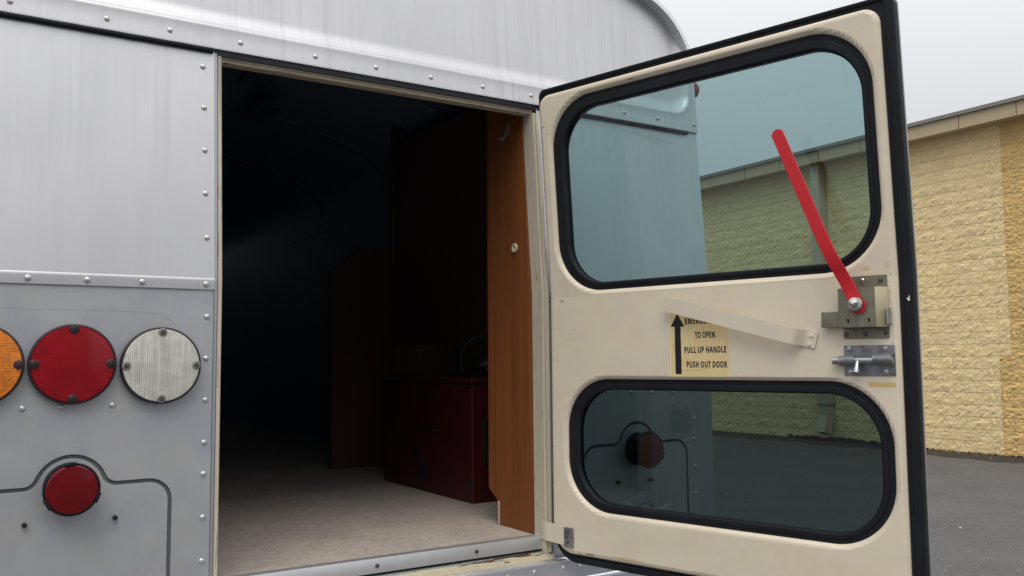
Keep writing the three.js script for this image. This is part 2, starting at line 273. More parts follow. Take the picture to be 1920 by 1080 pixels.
// cut every triangle at height y0, then lean the part above by `lean` per metre (positive: towards +z)
function fold(g, y0, lean) {
  if (g.index) g = g.toNonIndexed();
  const P = g.attributes.position, N = g.attributes.normal, U = g.attributes.uv, out = { p: [], n: [], u: [] };
  const get = (i) => [P.getX(i), P.getY(i), P.getZ(i), N.getX(i), N.getY(i), N.getZ(i), U.getX(i), U.getY(i)];
  const put = (q) => { const t = q[1] > y0 + 1e-6 || q.up ? 1 : 0; void t; };
  void put;
  const emit = (tri, up) => { for (const q of tri) { const dy = up ? max(0, q[1] - y0) : 0; out.p.push(q[0], q[1], q[2] + lean * dy); let nx = q[3], ny = q[4], nz = q[5]; if (up) { ny = ny - lean * nz; const l = hypot(nx, ny, nz); nx /= l; ny /= l; nz /= l; } out.n.push(nx, ny, nz); out.u.push(q[6], q[7]); } };
  const mix = (a, b) => { const t = (y0 - a[1]) / (b[1] - a[1]); return a.map((x, k) => x + (b[k] - x) * t); };
  for (let i = 0; i < P.count; i += 3) {
    const t = [get(i), get(i + 1), get(i + 2)], up = t.map((q) => q[1] > y0 + 1e-7);
    const c = up.filter(Boolean).length;
    if (c === 0 || c === 3) { emit(t, c === 3); continue; }
    const lone = c === 1 ? up.indexOf(true) : up.indexOf(false), a = t[lone], b = t[(lone + 1) % 3], d = t[(lone + 2) % 3], ab = mix(a, b), da = mix(a, d);
    emit([a, ab, da], c === 1); emit([ab, b, d], c !== 1); emit([ab, d, da], c !== 1);
  }
  const r = new THREE.BufferGeometry();
  r.setAttribute('position', new THREE.Float32BufferAttribute(out.p, 3)); r.setAttribute('normal', new THREE.Float32BufferAttribute(out.n, 3)); r.setAttribute('uv', new THREE.Float32BufferAttribute(out.u, 2)); return r;
}

// ================================================================ GROUND
{
  const g = new THREE.PlaneGeometry(500, 500, 1, 1); g.rotateX(-PI / 2);
  const uv = g.attributes.uv; for (let i = 0; i < uv.count; i++) uv.setXY(i, uv.getX(i) * 500, uv.getY(i) * 500);
  const m = mesh('asphalt_ground', g, M.asphalt); m.userData.kind = 'structure';
}

// ================================================================ STORE WALL
const WX = 14.54, CH = 0.2032, BL = 0.4064;
{
  const r = rngOf(99), B = new THREE.Group(); B.name = 'store_building'; B.position.set(WX, 0, -6); scene.add(B);
  thing(B, 'tan split-face block building with a flat tan fascia, standing beyond the open door', 'building');
  const Z0 = -16.2, Z1 = 5.0, zl = (z) => z + 6;       // world z -> local
  mesh('wall_core', box(-0.0005, 7.0, 0, 5.62, zl(Z0), zl(Z1)), M.mortar, B);
  // split faces: a few shapes of block, each a rough front with its edges chamfered back to the joint
  const faceGeo = (seed, w) => {
    const R = rngOf(seed), nx = 8, ny = 4, g = new THREE.PlaneGeometry(w - 0.0008, CH - 0.0055, nx, ny), p = g.attributes.position;
    for (let j = 0; j <= ny; j++) for (let i = 0; i <= nx; i++) {
      const k = j * (nx + 1) + i, edge = i === 0 || j === 0 || i === nx || j === ny;
      const e = 0.003 + (edge ? 0.016 : 0.023) * R() * R();
      p.setZ(k, e); if (!edge) { p.setX(k, p.getX(k) + (R() - 0.5) * 0.03); p.setY(k, p.getY(k) + (R() - 0.5) * 0.022); }
    }
    g.rotateY(-PI / 2); const f = toCreasedNormals(g, 0.35); return f;
  };
  const full = [...Array(7)].map((_, i) => faceGeo(10 + i, BL));
  const withUV = (g, ou, ov) => { const c = g.clone(), p = c.attributes.position, uv = new Float32Array(p.count * 2); for (let i = 0; i < p.count; i++) { uv[2 * i] = p.getZ(i) + ou; uv[2 * i + 1] = p.getY(i) + ov; } c.setAttribute('uv', new THREE.BufferAttribute(uv, 2)); return c; };
  const variants = full.flatMap((g, i) => [withUV(g, i * 0.171, i * 0.237), withUV(g, 0.5 + i * 0.131, 0.61 + i * 0.093)]);
  const halves = [withUV(faceGeo(31, BL / 2), 0.3, 0.1), withUV(faceGeo(32, BL / 2), 0.8, 0.4)];
  const stuff = [[], []]; let single = 0;
  const rows = 27;
  const list = [];
  for (let row = 0; row < rows; row++) for (let k = 0; ; k++) {
    const zc = Z1 - (k + 0.5 + (row % 2) * 0.5) * BL; if (zc - BL / 2 < Z0) break;
    const zb = Z1 - BL * (row < 8 ? 26.5 : 26), put = (z, half) => list.push({ row, zc: z, half, ochre: z > zb && z < -2.2, near: z < -4.7 && z > -9.9 ? abs(z + 6.2) : 100 + abs(z + 6) });
    if (abs(zc - zb) < 0.01) { put(zc + BL / 4, true); put(zc - BL / 4, true); } else put(zc, false);
  }
  list.sort((a, b) => a.near - b.near);
  for (const b of list) {
    const g = (b.half ? halves : variants)[floor(r() * (b.half ? halves : variants).length)], y = (b.row + 0.5) * CH;
    const mats = b.ochre ? M.ochre : M.blocks, mi = floor(r() * mats.length);
    if (single < 298) { const m = mesh('block', g, mats[mi], B); m.position.set(0, y, zl(b.zc)); single++; } else { const c = g.clone(); c.translate(0, y, zl(b.zc)); stuff[b.ochre ? 1 : 0].push(c); }
  }
  const far = mesh('blockwork', stuff[0], M.blocks[1], B); far.userData.kind = 'stuff';
  if (stuff[1].length) mesh('ochre_blockwork', stuff[1], M.ochre[0], B).userData.kind = 'stuff';
  // eaves
  const FY0 = 5.44, FY1 = 5.70, FX = -0.35;
  mesh('soffit', box(FX + 0.02, 0.2, FY0 + 0.02, FY0 + 0.05, zl(Z0), zl(Z1)), M.fascia, B);
  const PW = 0.955; let z = -5.10 + PW * 10; for (let i = 0; i < 22; i++, z -= PW) { const a = max(Z0, z - PW + 0.004), b = min(Z1, z - 0.004); if (b <= a + 0.02) continue; mesh('fascia_panel', box(FX, FX + 0.02, FY0, FY1, zl(a), zl(b), 0.004), M.fascia, B); mesh('joint_cover', box(FX - 0.006, FX + 0.01, FY0 + 0.004, FY1 - 0.002, zl(b - 0.03), zl(b)), M.fascia, B); }
  mesh('roof_edge', [box(FX - 0.05, 0.6, FY1 + 0.002, FY1 + 0.032, zl(Z0), zl(Z1)), box(FX - 0.05, FX - 0.03, FY1 - 0.03, FY1 + 0.002, zl(Z0), zl(Z1))], M.drip, B);
  mesh('flat_roof', box(0.6, 7, FY1 - 0.06, FY1 + 0.03, zl(Z0), zl(Z1)), M.drip, B);
  // rainwater pipe with its kicked-out foot
  const pz = -9.12, pw = 0.10;
  const pipe = mesh('downspout', box(-0.25, -0.03, 0.52, FY0 + 0.02, zl(pz - pw), zl(pz + pw), 0.012), M.spout, B);
  const kick = (() => { const s = new THREE.Shape([[-0.25, 0.515], [-0.03, 0.515], [-0.16, 0.14], [-0.36, 0.20]].map((q) => new THREE.Vector2(...q))); const g = new THREE.ExtrudeGeometry(s, { depth: 2 * pw, bevelEnabled: true, bevelSize: 0.006, bevelThickness: 0.006, bevelSegments: 1 }); g.translate(0, 0, zl(pz - pw)); return boxUV(g); })();
  mesh('pipe_elbow', kick, M.spout, pipe);
  mesh('pipe_strap', box(-0.262, -0.01, 0.70, 0.735, zl(pz - pw - 0.02), zl(pz + pw + 0.02)), M.drip, pipe);
}
// moss and dirt along the foot of the wall
{
  const r = rngOf(5);
  const tuft = (name, n, mat, zf, xw, h, label) => {
    const g = new THREE.IcosahedronGeometry(1, 0); const p = g.attributes.position; for (let i = 0; i < p.count; i++) { /* keep facets */ }
    const im = new THREE.InstancedMesh(g, mat, n), q = new THREE.Quaternion(), m = new THREE.Matrix4();
    for (let i = 0; i < n; i++) { const s = h * (0.3 + r() * r()); q.setFromEuler(new THREE.Euler(r() * 6, r() * 6, r() * 6)); m.compose(V3(WX - 0.01 - r() * r() * xw, s * 0.4 * r(), zf(r)), q, V3(s, s * (0.5 + r()), s * 1.3)); im.setMatrixAt(i, m); }
    im.name = name; im.userData = { kind: 'stuff', label, category: 'moss' }; im.castShadow = im.receiveShadow = true; scene.add(im);
  };
  tuft('yellow_moss', 380, std({ color: rgb(0.26, 0.19, 0.05), roughness: 1 }), (r) => -4 - 9 * r(), 0.05, 0.028, 'low yellowish moss growing along the foot of the tan block wall');
  tuft('dark_moss', 520, M.mossDark, (r) => -8.9 + (r() + r() - 1) * 1.3, 0.12, 0.06, 'black damp moss on the wall foot beside the downspout');
  tuft('wall_foot_moss', 500, M.mossDark, (r) => -4 - 9 * r(), 0.05, 0.022, 'thin dark line of moss and grit where wall meets asphalt');
}
{
  const r = rngOf(77), n = 190, g = new THREE.CircleGeometry(0.5, 6); g.rotateX(-PI / 2); const p = g.attributes.position; for (let i = 0; i < p.count; i++) p.setY(i, 0.12 * sin(i * 2.1));
  g.computeVertexNormals();
  const im = new THREE.InstancedMesh(g, std({ color: rgb(0.5, 0.5, 0.5), roughness: 0.95, side: THREE.DoubleSide }), n), m = new THREE.Matrix4(), q = new THREE.Quaternion();
  for (let i = 0; i < n; i++) { const nearWall = i % 3, x = nearWall ? WX - 0.15 - 1.2 * r() * r() : 3 + 11 * r(), s = 0.012 + 0.03 * r() * r(); q.setFromEuler(new THREE.Euler(0.3 * r(), 6 * r(), 0.3 * r())); m.compose(V3(x, 0.006 + s * 0.1, -13 + 13 * r()), q, V3(s, s, s * 1.6)); im.setMatrixAt(i, m); im.setColorAt(i, rgb(...(r() < 0.3 ? [1.2, 1.2, 1.15] : r() < 0.5 ? [0.28, 0.17, 0.07] : [0.12, 0.10, 0.07]))); }
  im.name = 'leaf_litter'; im.userData = { kind: 'stuff', label: 'scattered leaf scraps and pale grit on the asphalt', category: 'litter' }; im.castShadow = im.receiveShadow = true; scene.add(im);
}
{
  const t = colourTex(512, 64, (u, v) => { const n = fbm(u, v, 16, 3, 5, 221), g = vnoise(u * 256, v * 60, 256, 60, 2); const edge = v + 0.7 * (n - 0.5); return [0.030, 0.026, 0.022, edge > 0.42 ? (g > 0.25 ? 0.85 : 0.45) : 0]; });
  const g = new THREE.PlaneGeometry(1.3, 17, 1, 1); g.rotateX(-PI / 2); g.translate(WX - 0.65, 0.004, -7.5);
  const uv = g.attributes.uv; for (let i = 0; i < uv.count; i++) uv.setXY(i, uv.getY(i) * 3, uv.getX(i));
  const m = mesh('dirt_strip', g, std({ map: t, alphaTest: 0.5, roughness: 0.95 })); m.userData.kind = 'structure';
}

// ================================================================ LONG SHED BEHIND THE CAMERA, mirrored in the lamps and the aluminium
{
  const S = new THREE.Group(); S.name = 'metal_shed'; S.position.set(-9, 0, 18); scene.add(S);
  thing(S, 'long grey metal shed with a pitched roof, facing the back of the bus', 'shed');
  const wall = std({ color: rgb(0.24, 0.235, 0.225), roughness: 0.7 }), roofM = std({ color: rgb(0.16, 0.165, 0.17), roughness: 0.5 });
  const ribs = []; for (let x = -14.9; x < 12.9; x += 0.3) ribs.push(box(x, x + 0.05, 0.1, 7.2, -0.03, 0));
  const w = mesh('shed_wall', [box(-15, 13, 0, 7.3, 0, 8), ...ribs], wall, S);
  mesh('roller_door', box(-6, -2, 0, 4.2, -0.06, -0.031), std({ color: rgb(0.32, 0.33, 0.33), roughness: 0.55 }), w); mesh('roller_door', box(4, 8, 0, 4.2, -0.06, -0.031), std({ color: rgb(0.32, 0.33, 0.33), roughness: 0.55 }), w);
  mesh('roof', prismX([[7.31, -0.4], [10.2, 4], [7.31, 8.4], [7.2, 8.4], [10.05, 4], [7.2, -0.4]], -15.3, 13.3), roofM, S);
}

// ================================================================ BUS
const BUS = new THREE.Group(); BUS.name = 'old_bus'; BUS.position.set(0, 0.16, 0); scene.add(BUS);
thing(BUS, 'silver bus with riveted aluminium rear, its cream rear door swung wide open', 'bus');
const YB = 1.685, LEAN = 0.075, XL = -0.145, XR = 2.245, OX0 = 0.558, OX1 = 1.532;
const lean = (y) => (y > YB ? -LEAN * (y - YB) : 0);
// cross-section of the body: corner arcs, then the slow crown of the roof
const CR = 0.293, CCX = XR - CR, CCY = 2.5, TOPA = 68 * D2R;
function archPoints(off = 0) {                          // from the right side up and over to the left side
  const pts = [], mid = (XL + XR) / 2, sx = CCX + (CR - off) * cos(TOPA), sy = CCY + (CR - off) * sin(TOPA);
  for (let i = 0; i <= 18; i++) { const a = TOPA * i / 18; pts.push([CCX + (CR - off) * cos(a), CCY + (CR - off) * sin(a)]); }
  const R2 = (sx - mid) / cos(TOPA); const cy = sy - R2 * sin(TOPA); const n = 28;
  for (let i = 1; i < n; i++) { const a = TOPA + (PI - 2 * TOPA) * i / n; pts.push([mid + R2 * cos(a), cy + R2 * sin(a)]); }
  for (let i = 18; i >= 0; i--) { const a = TOPA * i / 18; pts.push([2 * mid - (CCX + (CR - off) * cos(a)), CCY + (CR - off) * sin(a)]); }
  return pts;
}
const arch = archPoints();
const archY = (x) => { for (let i = 0; i + 1 < arch.length; i++) { const [a, ya] = arch[i], [b, yb] = arch[i + 1]; if (x <= a + 1e-9 && x >= b - 1e-9) return ya + (yb - ya) * (a - x) / max(1e-9, a - b); } return CCY; };
{
  const inner = archPoints(0.04);
  const shell = new THREE.Shape([[XR, 0.5], [XR, YB], ...arch, [XL, YB], [XL, 0.5]].map((p) => new THREE.Vector2(...p)));
  shell.holes.push(new THREE.Path([[XR - 0.04, 0.52], [XR - 0.04, YB], ...inner, [XL + 0.04, YB], [XL + 0.04, 0.52]].map((p) => new THREE.Vector2(...p))));
  let g = new THREE.ExtrudeGeometry(shell, { depth: 8, bevelEnabled: false }); g.translate(0, 0, -8.012);
  const p = g.attributes.position; for (let i = 0; i < p.count; i++) if (p.getZ(i) > -1) p.setZ(i, p.getZ(i) + lean(p.getY(i)));
  mesh('body_shell', boxUV(toCreasedNormals(g, 0.5)), M.alu, BUS);
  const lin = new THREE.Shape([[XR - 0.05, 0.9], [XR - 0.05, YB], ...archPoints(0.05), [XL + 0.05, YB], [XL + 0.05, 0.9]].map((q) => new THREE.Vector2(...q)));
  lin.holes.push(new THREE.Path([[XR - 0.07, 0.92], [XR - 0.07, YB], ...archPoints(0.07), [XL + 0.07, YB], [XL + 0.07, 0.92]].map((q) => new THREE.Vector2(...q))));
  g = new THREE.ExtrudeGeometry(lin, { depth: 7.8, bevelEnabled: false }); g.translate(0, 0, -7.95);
  mesh('interior_lining', boxUV(toCreasedNormals(g, 0.5)), M.hazeLining, BUS);
  mesh('front_bulkhead', box(XL + 0.045, XR - 0.045, 0.55, 2.7, -7.99, -7.93), M.hazeLiningDark, BUS);
}
// the lip of the roof skin standing proud of the rear cap
{
  const pts = archPoints().slice(4, -4), frames = pts.map((q, i) => {
    const a = pts[max(0, i - 1)], b = pts[min(pts.length - 1, i + 1)], t = V3(b[0] - a[0], b[1] - a[1], 0).normalize(), n = V3(t.y, -t.x, 0);
    return { o: V3(q[0], q[1], lean(q[1])), a: n, b: V3(0, 0, 1) };
  });
  const sec = [[0, -0.02], [0.003, 0.014], [0.0025, 0.021], [0.000, 0.0245], [-0.024, 0.0345], [-0.0265, 0.0345], [-0.0275, 0.0325], [-0.0275, -0.02]];
  mesh('roof_lip', sweep(sec, frames, 0.45), M.alu, BUS);
}
// rear cap above the gutter: a broad pressed panel with coved edges and a raised bead along them
{
  const xs = [], ys = []; for (let x = XL; x < XR;) { xs.push(x); const e = min(x - XL, XR - x); x += e < 0.16 ? 0.006 : 0.03; } xs.push(XR);
  for (let y = 2.291; y < 3.12;) { ys.push(y); y += y > 2.33 && y < 2.42 ? 0.004 : 0.012; }
  const Lx0 = XL + 0.036, Lx1 = XR - 0.036, Ly = 2.352, rc = 0.075;
  const height = (x, y) => {
    const cx = (Lx0 + Lx1) / 2, hx = (Lx1 - Lx0) / 2, qx = abs(x - cx) - (hx - rc), qy = (Ly + rc) - y; // signed distance to the panel's outline (open upwards)
    const d = min(max(qx, qy), 0) + hypot(max(qx, 0), max(qy, 0)) - rc;                                // negative inside
    const cove = d < 0 ? -0.020 * (1 - (1 - min(1, -d / 0.05)) ** 2) : 0, bead = 0.0024 * Math.exp(-(((d - 0.003) / (d < 0.003 ? 0.0035 : 0.012)) ** 2)) - 0.0012 * Math.exp(-(((d + 0.006) / 0.003) ** 2));
    return cove + bead + 0.012;
  };
  const pos = [], uv = [], idx = [], W = xs.length;
  ys.forEach((y) => xs.forEach((x) => { const yy = min(y, archY(x) - 0.004); pos.push(x, yy, lean(yy) + height(x, yy)); uv.push(x, yy); }));
  for (let j = 0; j + 1 < ys.length; j++) for (let i = 0; i + 1 < W; i++) { const a = j * W + i, b = a + W; idx.push(a, a + 1, b, b, a + 1, b + 1); }
  const g = new THREE.BufferGeometry(); g.setAttribute('position', new THREE.Float32BufferAttribute(pos, 3)); g.setAttribute('uv', new THREE.Float32BufferAttribute(uv, 2)); g.setIndex(idx); g.computeVertexNormals();
  mesh('rear_cap', g, M.cap, BUS);
  const zc = lean(2.292);
  mesh('cap_edge', prismX([[2.2905, zc + 0.0125], [2.2905, zc - 0.02], [2.288, zc - 0.02], [2.288, zc + 0.0125]], XL, XR), M.cap, BUS);
}
// the black rubber strip under the cap, either side of the doorway
for (const [a, b] of [[XL + 0.005, 0.541], [1.548, XR - 0.05]]) {
  const pts = []; for (let i = 0; i <= 30; i++) { const x = a + (b - a) * i / 30; pts.push(V3(x, 2.2822 + 0.0002 * sin(i * 1.7), lean(2.28) + 0.009)); }
  mesh('gutter_strip', tubeOf(pts, 0.0070, 40, 10), M.rubber, BUS);
}
// upper rear sheets: leaning, with a vertical flange along the bottom
const upperProfile = (() => { const z = (y) => 0.003 + lean(y), o = [[1.660, 0.0035], [1.6612, 0.0046], [1.681, 0.0060]]; for (let i = 0; i <= 4; i++) o.push([1.683 + i * 0.0015, 0.0060 - 0.00009 * i * i]); o.push([2.30, z(2.30) + 0.001], [2.30, z(2.30) - 0.003], [YB, 0.0015], [1.660, 0.002]); return o; })();
mesh('upper_rear_sheet', prismX(upperProfile, XL + 0.004, 0.5445, 0.12), M.alu, BUS);
mesh('upper_rear_sheet', prismX(upperProfile, 1.5465, XR - 0.002, 0.12), M.alu, BUS);
// lower rear sheets with the pressed groove that runs over the round lamp
function groovePath(cx, half) {                         // centre line: up the left side, along, over the lamp, along, down the right side
  const p = new THREE.CurvePath(), y0 = 0.60, yh = 1.2035, r = 0.048, ht = 0.0665;
  const P = []; const arc = (x, y, R, a0, a1, n = 10) => { for (let i = 0; i <= n; i++) { const a = a0 + (a1 - a0) * i / n; P.push([x + R * cos(a), y + R * sin(a)]); } };
  P.push([cx - half, y0]); arc(cx - half + r, yh - r, r, PI, PI / 2);
  const R = 0.073, cyL = yh + ht - R, r2 = 0.03;                                                        // the hump round the lamp and its two reverse curves
  const dy = (yh + r2) - cyL, dx = sqrt((R + r2) ** 2 - dy * dy), ang = Math.atan2(dy, dx);
  arc(cx - dx, yh + r2, r2, -PI / 2, -ang, 8); arc(cx, cyL, R, PI - ang, ang, 22); arc(cx + dx, yh + r2, r2, PI + ang, 1.5 * PI, 8);
  arc(cx + half - r, yh - r, r, PI / 2, 0); P.push([cx + half, y0]); void p; return P.filter((q, i) => !i || hypot(q[0] - P[i - 1][0], q[1] - P[i - 1][1]) > 1e-4);
}
function offsetLine(P, d) { return P.map((q, i) => { const a = P[max(0, i - 1)], b = P[min(P.length - 1, i + 1)], l = hypot(b[0] - a[0], b[1] - a[1]) || 1; return [q[0] - (b[1] - a[1]) / l * d, q[1] + (b[0] - a[0]) / l * d]; }); }
const sheetMap = canvasTex(1024, 1536, (c, w, h) => {    // grey-silver paint with the ghosts of old decals, x -0.15..0.55, y 0.60..1.675
  const r = rngOf(51), X = (x) => (x + 0.15) / 0.70 * w, Yv = (y) => h - (y - 0.60) / 1.075 * h;
  c.fillStyle = 'rgb(186,189,194)'; c.fillRect(0, 0, w, h);
  for (let i = 0; i < 2600; i++) { c.fillStyle = `rgba(${r() < 0.5 ? '125,125,128' : '232,232,235'},${0.005 + 0.009 * r()})`; const s = 8 + 70 * r(); c.beginPath(); c.ellipse(r() * w, r() * h, s, s * (0.5 + r()), r() * 3, 0, 7); c.fill(); }
  for (let i = 0; i < 16000; i++) { c.fillStyle = `rgba(${r() < 0.5 ? '100,102,108' : '245,246,250'},${0.03 + 0.05 * r()})`; c.fillRect(r() * w, r() * h, 1.4, 1.4); }
  for (let i = 0; i < 45; i++) { c.fillStyle = 'rgba(70,70,72,.5)'; const s = 0.8 + 1.4 * r(); c.fillRect(r() * w, r() * h, s, s); }
  c.strokeStyle = 'rgba(110,111,116,.34)'; c.lineWidth = 2; c.beginPath(); c.moveTo(X(-0.15), Yv(1.606)); c.lineTo(X(0.37), Yv(1.602)); c.quadraticCurveTo(X(0.45), Yv(1.600), X(0.475), Yv(1.545)); c.stroke();
  c.strokeStyle = 'rgba(215,216,220,.30)'; c.beginPath(); c.moveTo(X(-0.1), Yv(1.125)); c.lineTo(X(0.15), Yv(1.132)); c.moveTo(X(0.27), Yv(1.150)); c.lineTo(X(0.39), Yv(1.152)); c.lineTo(X(0.392), Yv(1.03)); c.stroke();
  c.fillStyle = 'rgba(225,226,230,.09)'; c.fillRect(X(0.13), Yv(1.132), 200, 150);
});
sheetMap.wrapS = sheetMap.wrapT = THREE.ClampToEdgeWrapping;
sheetMap.repeat.set(1 / 0.70, 1 / 1.075); sheetMap.offset.set(0.15 / 0.70, -0.60 / 1.075);
M.sheet = std({ map: sheetMap, roughnessMap: scaled(fineRough, 0.9, 0.9), roughness: 0.85, metalness: 0.5, bumpMap: scaled(waveBump, 1.1, 1.1), bumpScale: 0.003 });
function lowerSheet(x0, x1, cx, half) {
  const P = groovePath(cx, half), hw = 0.0047, V = (l) => new THREE.Shape(l.map((q) => new THREE.Vector2(...q)));
  const A = offsetLine(P, hw), B = offsetLine(P, -hw);   // outside and inside edge of the groove
  A[0][1] = B[0][1] = A.at(-1)[1] = B.at(-1)[1] = 0.60;
  const sheet = mesh('lower_rear_sheet', [plate(V([[x0, 0.60], ...A, [x1, 0.60], [x1, 1.672], [x0, 1.672]]), -0.0065, 0, 0.0006, 2), plate(V(B), -0.0065, 0, 0.0006, 2)], x0 < 0 ? M.sheet : M.silver, BUS);
  mesh('pressed_groove', plate(new THREE.Shape([...offsetLine(P, hw + 0.004), ...offsetLine(P, -hw - 0.004).reverse()].map((q) => new THREE.Vector2(...q))), -0.0095, -0.0067), M.groove, sheet);
  return sheet;
}
lowerSheet(XL + 0.004, 0.5445, 0.236, 0.214);
lowerSheet(1.5465, XR - 0.002, 1.902, 0.218);
// wall behind the sheets
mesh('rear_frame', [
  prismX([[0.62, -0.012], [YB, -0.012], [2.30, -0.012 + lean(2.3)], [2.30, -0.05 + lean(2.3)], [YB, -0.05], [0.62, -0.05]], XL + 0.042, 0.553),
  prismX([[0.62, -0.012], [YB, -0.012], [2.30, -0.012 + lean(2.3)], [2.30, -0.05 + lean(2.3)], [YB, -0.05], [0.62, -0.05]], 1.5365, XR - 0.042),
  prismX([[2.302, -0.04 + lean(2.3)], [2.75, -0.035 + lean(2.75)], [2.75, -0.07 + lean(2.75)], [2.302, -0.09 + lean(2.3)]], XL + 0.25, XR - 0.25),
], M.hazeLiningDark, BUS);
// door surround
function vertical(section, y0, y1) { const ys = [y0, YB - 0.01, YB, YB + 0.02, y1]; return sweep(section, ys.map((y) => ({ o: V3(0, y, lean(y)), a: V3(1, 0, 0), b: V3(0, 0, 1) })), 0.5); }
mesh('door_jamb', vertical([[0.5452, -0.055], [0.5452, -0.001], [0.5525, -0.001], [0.5528, -0.004], [0.5545, 0.001], [0.5625, 0.0015], [0.5645, -0.001], [0.5648, -0.055]].reverse(), 0.86, 2.288), M.jamb, BUS);
mesh('jamb_cover_strip', vertical([[0.5450, -0.001], [0.5450, 0.0035], [0.5515, 0.0035], [0.5515, -0.001]].reverse(), 0.70, 2.286), M.skin, BUS);
mesh('door_jamb', vertical([[1.5320, -0.055], [1.5318, 0.002], [1.5335, 0.005], [1.5375, 0.0055], [1.5392, 0.001], [1.541, 0.0005], [1.543, 0.007], [1.552, 0.009], [1.5555, 0.004], [1.556, -0.055]].reverse(), 0.90, 2.262), M.jamb, BUS);
{
  const zt = lean(2.27);
  mesh('header_drip', prismX([[2.2875, zt + 0.006], [2.2745, zt + 0.002], [2.2745, zt - 0.05], [2.2875, zt - 0.05]], 0.5455, 1.5560), M.slate, BUS);
  mesh('door_header', [prismX([[2.2742, zt - 0.004], [2.2690, zt - 0.0035], [2.2680, zt - 0.006], [2.2615, zt - 0.007], [2.2595, zt - 0.009], [2.2585, zt - 0.034], [2.2742, zt - 0.034]], 0.559, 1.5365, 0.2)], M.headerTrim, BUS);
}
// floor, nosing, the peeling step and the skirt below it
mesh('bus_floor', box(XL + 0.075, XR - 0.075, 0.915, 0.944, -7.9, -0.042), M.floor, BUS);
const nosing = mesh('floor_nosing', prismX([[0.9464, -0.046], [0.9466, -0.020], [0.9478, -0.0180], [0.9486, -0.0145], [0.9476, -0.0115], [0.9450, -0.0105], [0.9085, -0.0115], [0.9085, -0.0145], [0.935, -0.0145], [0.9445, -0.046]], 0.5655, 1.5317, 0.4), M.nosing, BUS);
mesh('door_step', prismX([[0.9010, -0.05], [0.9005, -0.018], [0.8975, -0.008], [0.8935, 0.004], [0.8790, 0.016], [0.8765, 0.022], [0.86, 0.022], [0.86, -0.05]], 0.5655, 1.5560, 0.3), M.sill, BUS);
mesh('hinge_gap_shade', box(1.5495, 1.578, 0.872, 0.93, -0.03, -0.003), M.black, BUS);  // solid black box painted in for the shade inside the gap
mesh('hinge_leg', box(1.556, 1.5625, 0.868, 0.918, 0.0, 0.012, 0.002), M.skin, BUS);
mesh('step_end_post', box(1.5322, 1.549, 0.875, 0.93, -0.05, 0.004, 0.002), M.trim, BUS);
mesh('skirt', prismX([[0.8775, 0.0225], [0.8800, 0.0240], [0.8802, 0.0330], [0.8780, 0.0335], [0.8780, 0.0360], [0.8798, 0.0365], [0.8795, 0.0440], [0.876, 0.0475], [0.826, 0.0500], [0.8235, 0.0535], [0.8240, 0.0720], [0.8205, 0.0755], [0.800, 0.0765], [0.7975, 0.080], [0.7980, 0.20], [0.793, 0.206], [0.60, 0.206], [0.60, 0.022]], 0.45, 2.20, 0.25), M.skirt, BUS);
{ const bead = (y, z, r) => { const g = new THREE.CylinderGeometry(r, r, 1.74, 16); g.rotateZ(PI / 2); g.translate(1.325, y, z); return g; };
  mesh('skirt_trim', [bead(0.8800, 0.029, 0.0046), bead(0.8790, 0.0415, 0.0046), bead(0.8235, 0.0670, 0.0075)], M.bright, BUS); }
for (const [x, y, z] of [[1.37, 0.857, 0.0480], [1.462, 0.859, 0.0480], [1.566, 0.858, 0.0480], [1.625, 0.856, 0.0480], [1.20, 0.856, 0.0480]]) { const g = new THREE.SphereGeometry(0.007, 14, 8, 0, 2 * PI, 0, PI / 2); g.scale(1, 0.6, 1); g.rotateX(PI / 2); const m = mesh('rivet', g, M.rivet, BUS); m.position.set(x, y, z); }
for (const [x, z] of [[0.99, 0], [1.30, 0]]) { const g = new THREE.CylinderGeometry(0.0055, 0.0055, 0.004, 14); g.rotateX(PI / 2); const m = mesh('screw', g, M.darkScrew, nosing); m.position.set(x, 0.928, -0.0095 + z); }
// rivets: domes set in their slight dimples
{
  const dome = new THREE.SphereGeometry(0.0072, 16, 8, 0, 2 * PI, 0, PI / 2); dome.scale(1, 0.62, 1); dome.rotateX(PI / 2);
  const at = (x, y, z) => { const m = mesh('rivet', dome, M.rivet, BUS); m.position.set(x, y, z); };
  const zCap = (y) => lean(y) + 0.0118;
  for (const x of [0.083, 0.288, 0.434, 0.610, 0.814, 0.994, 1.169, 1.347, 1.525, 1.715, 1.907, 2.056, 2.228]) at(x, 2.3155, zCap(2.3155));
  for (const x of [0.017, 0.136, 0.257, 0.376, 0.524, 1.66, 1.79, 1.92, 2.05]) at(x, 1.6735, 0.0055);
  for (const [x, y] of [[0.516, 2.236], [0.519, 2.127], [0.521, 2.015], [0.523, 1.903], [0.526, 1.790], [0.529, 1.593], [0.528, 1.490], [0.528, 1.388], [0.527, 1.285], [0.527, 1.209], [0.527, 1.105], [0.527, 1.001]]) at(x, y, y > YB ? lean(y) + 0.0042 : -0.0003);
  for (const [x, y] of [[0.134, 1.382], [0.211, 1.382], [0.318, 1.383], [1.708, 1.372], [1.780, 1.373], [1.882, 1.369], [1.969, 1.367], [2.064, 1.365], [2.155, 1.364], [2.156, 1.272], [2.156, 1.203], [2.157, 1.111], [2.157, 1.020]]) at(x, y, -0.0003);
  const stud = new THREE.CylinderGeometry(0.0052, 0.0058, 0.012, 12); stud.rotateX(PI / 2);
  for (const [x, y] of [[0.146, 1.127], [0.330, 1.125], [1.817, 1.085], [1.954, 1.083], [1.956, 0.998]]) { const m = mesh('stud', stud, M.blackBolt, BUS); m.position.set(x, y, 0.005); }
}
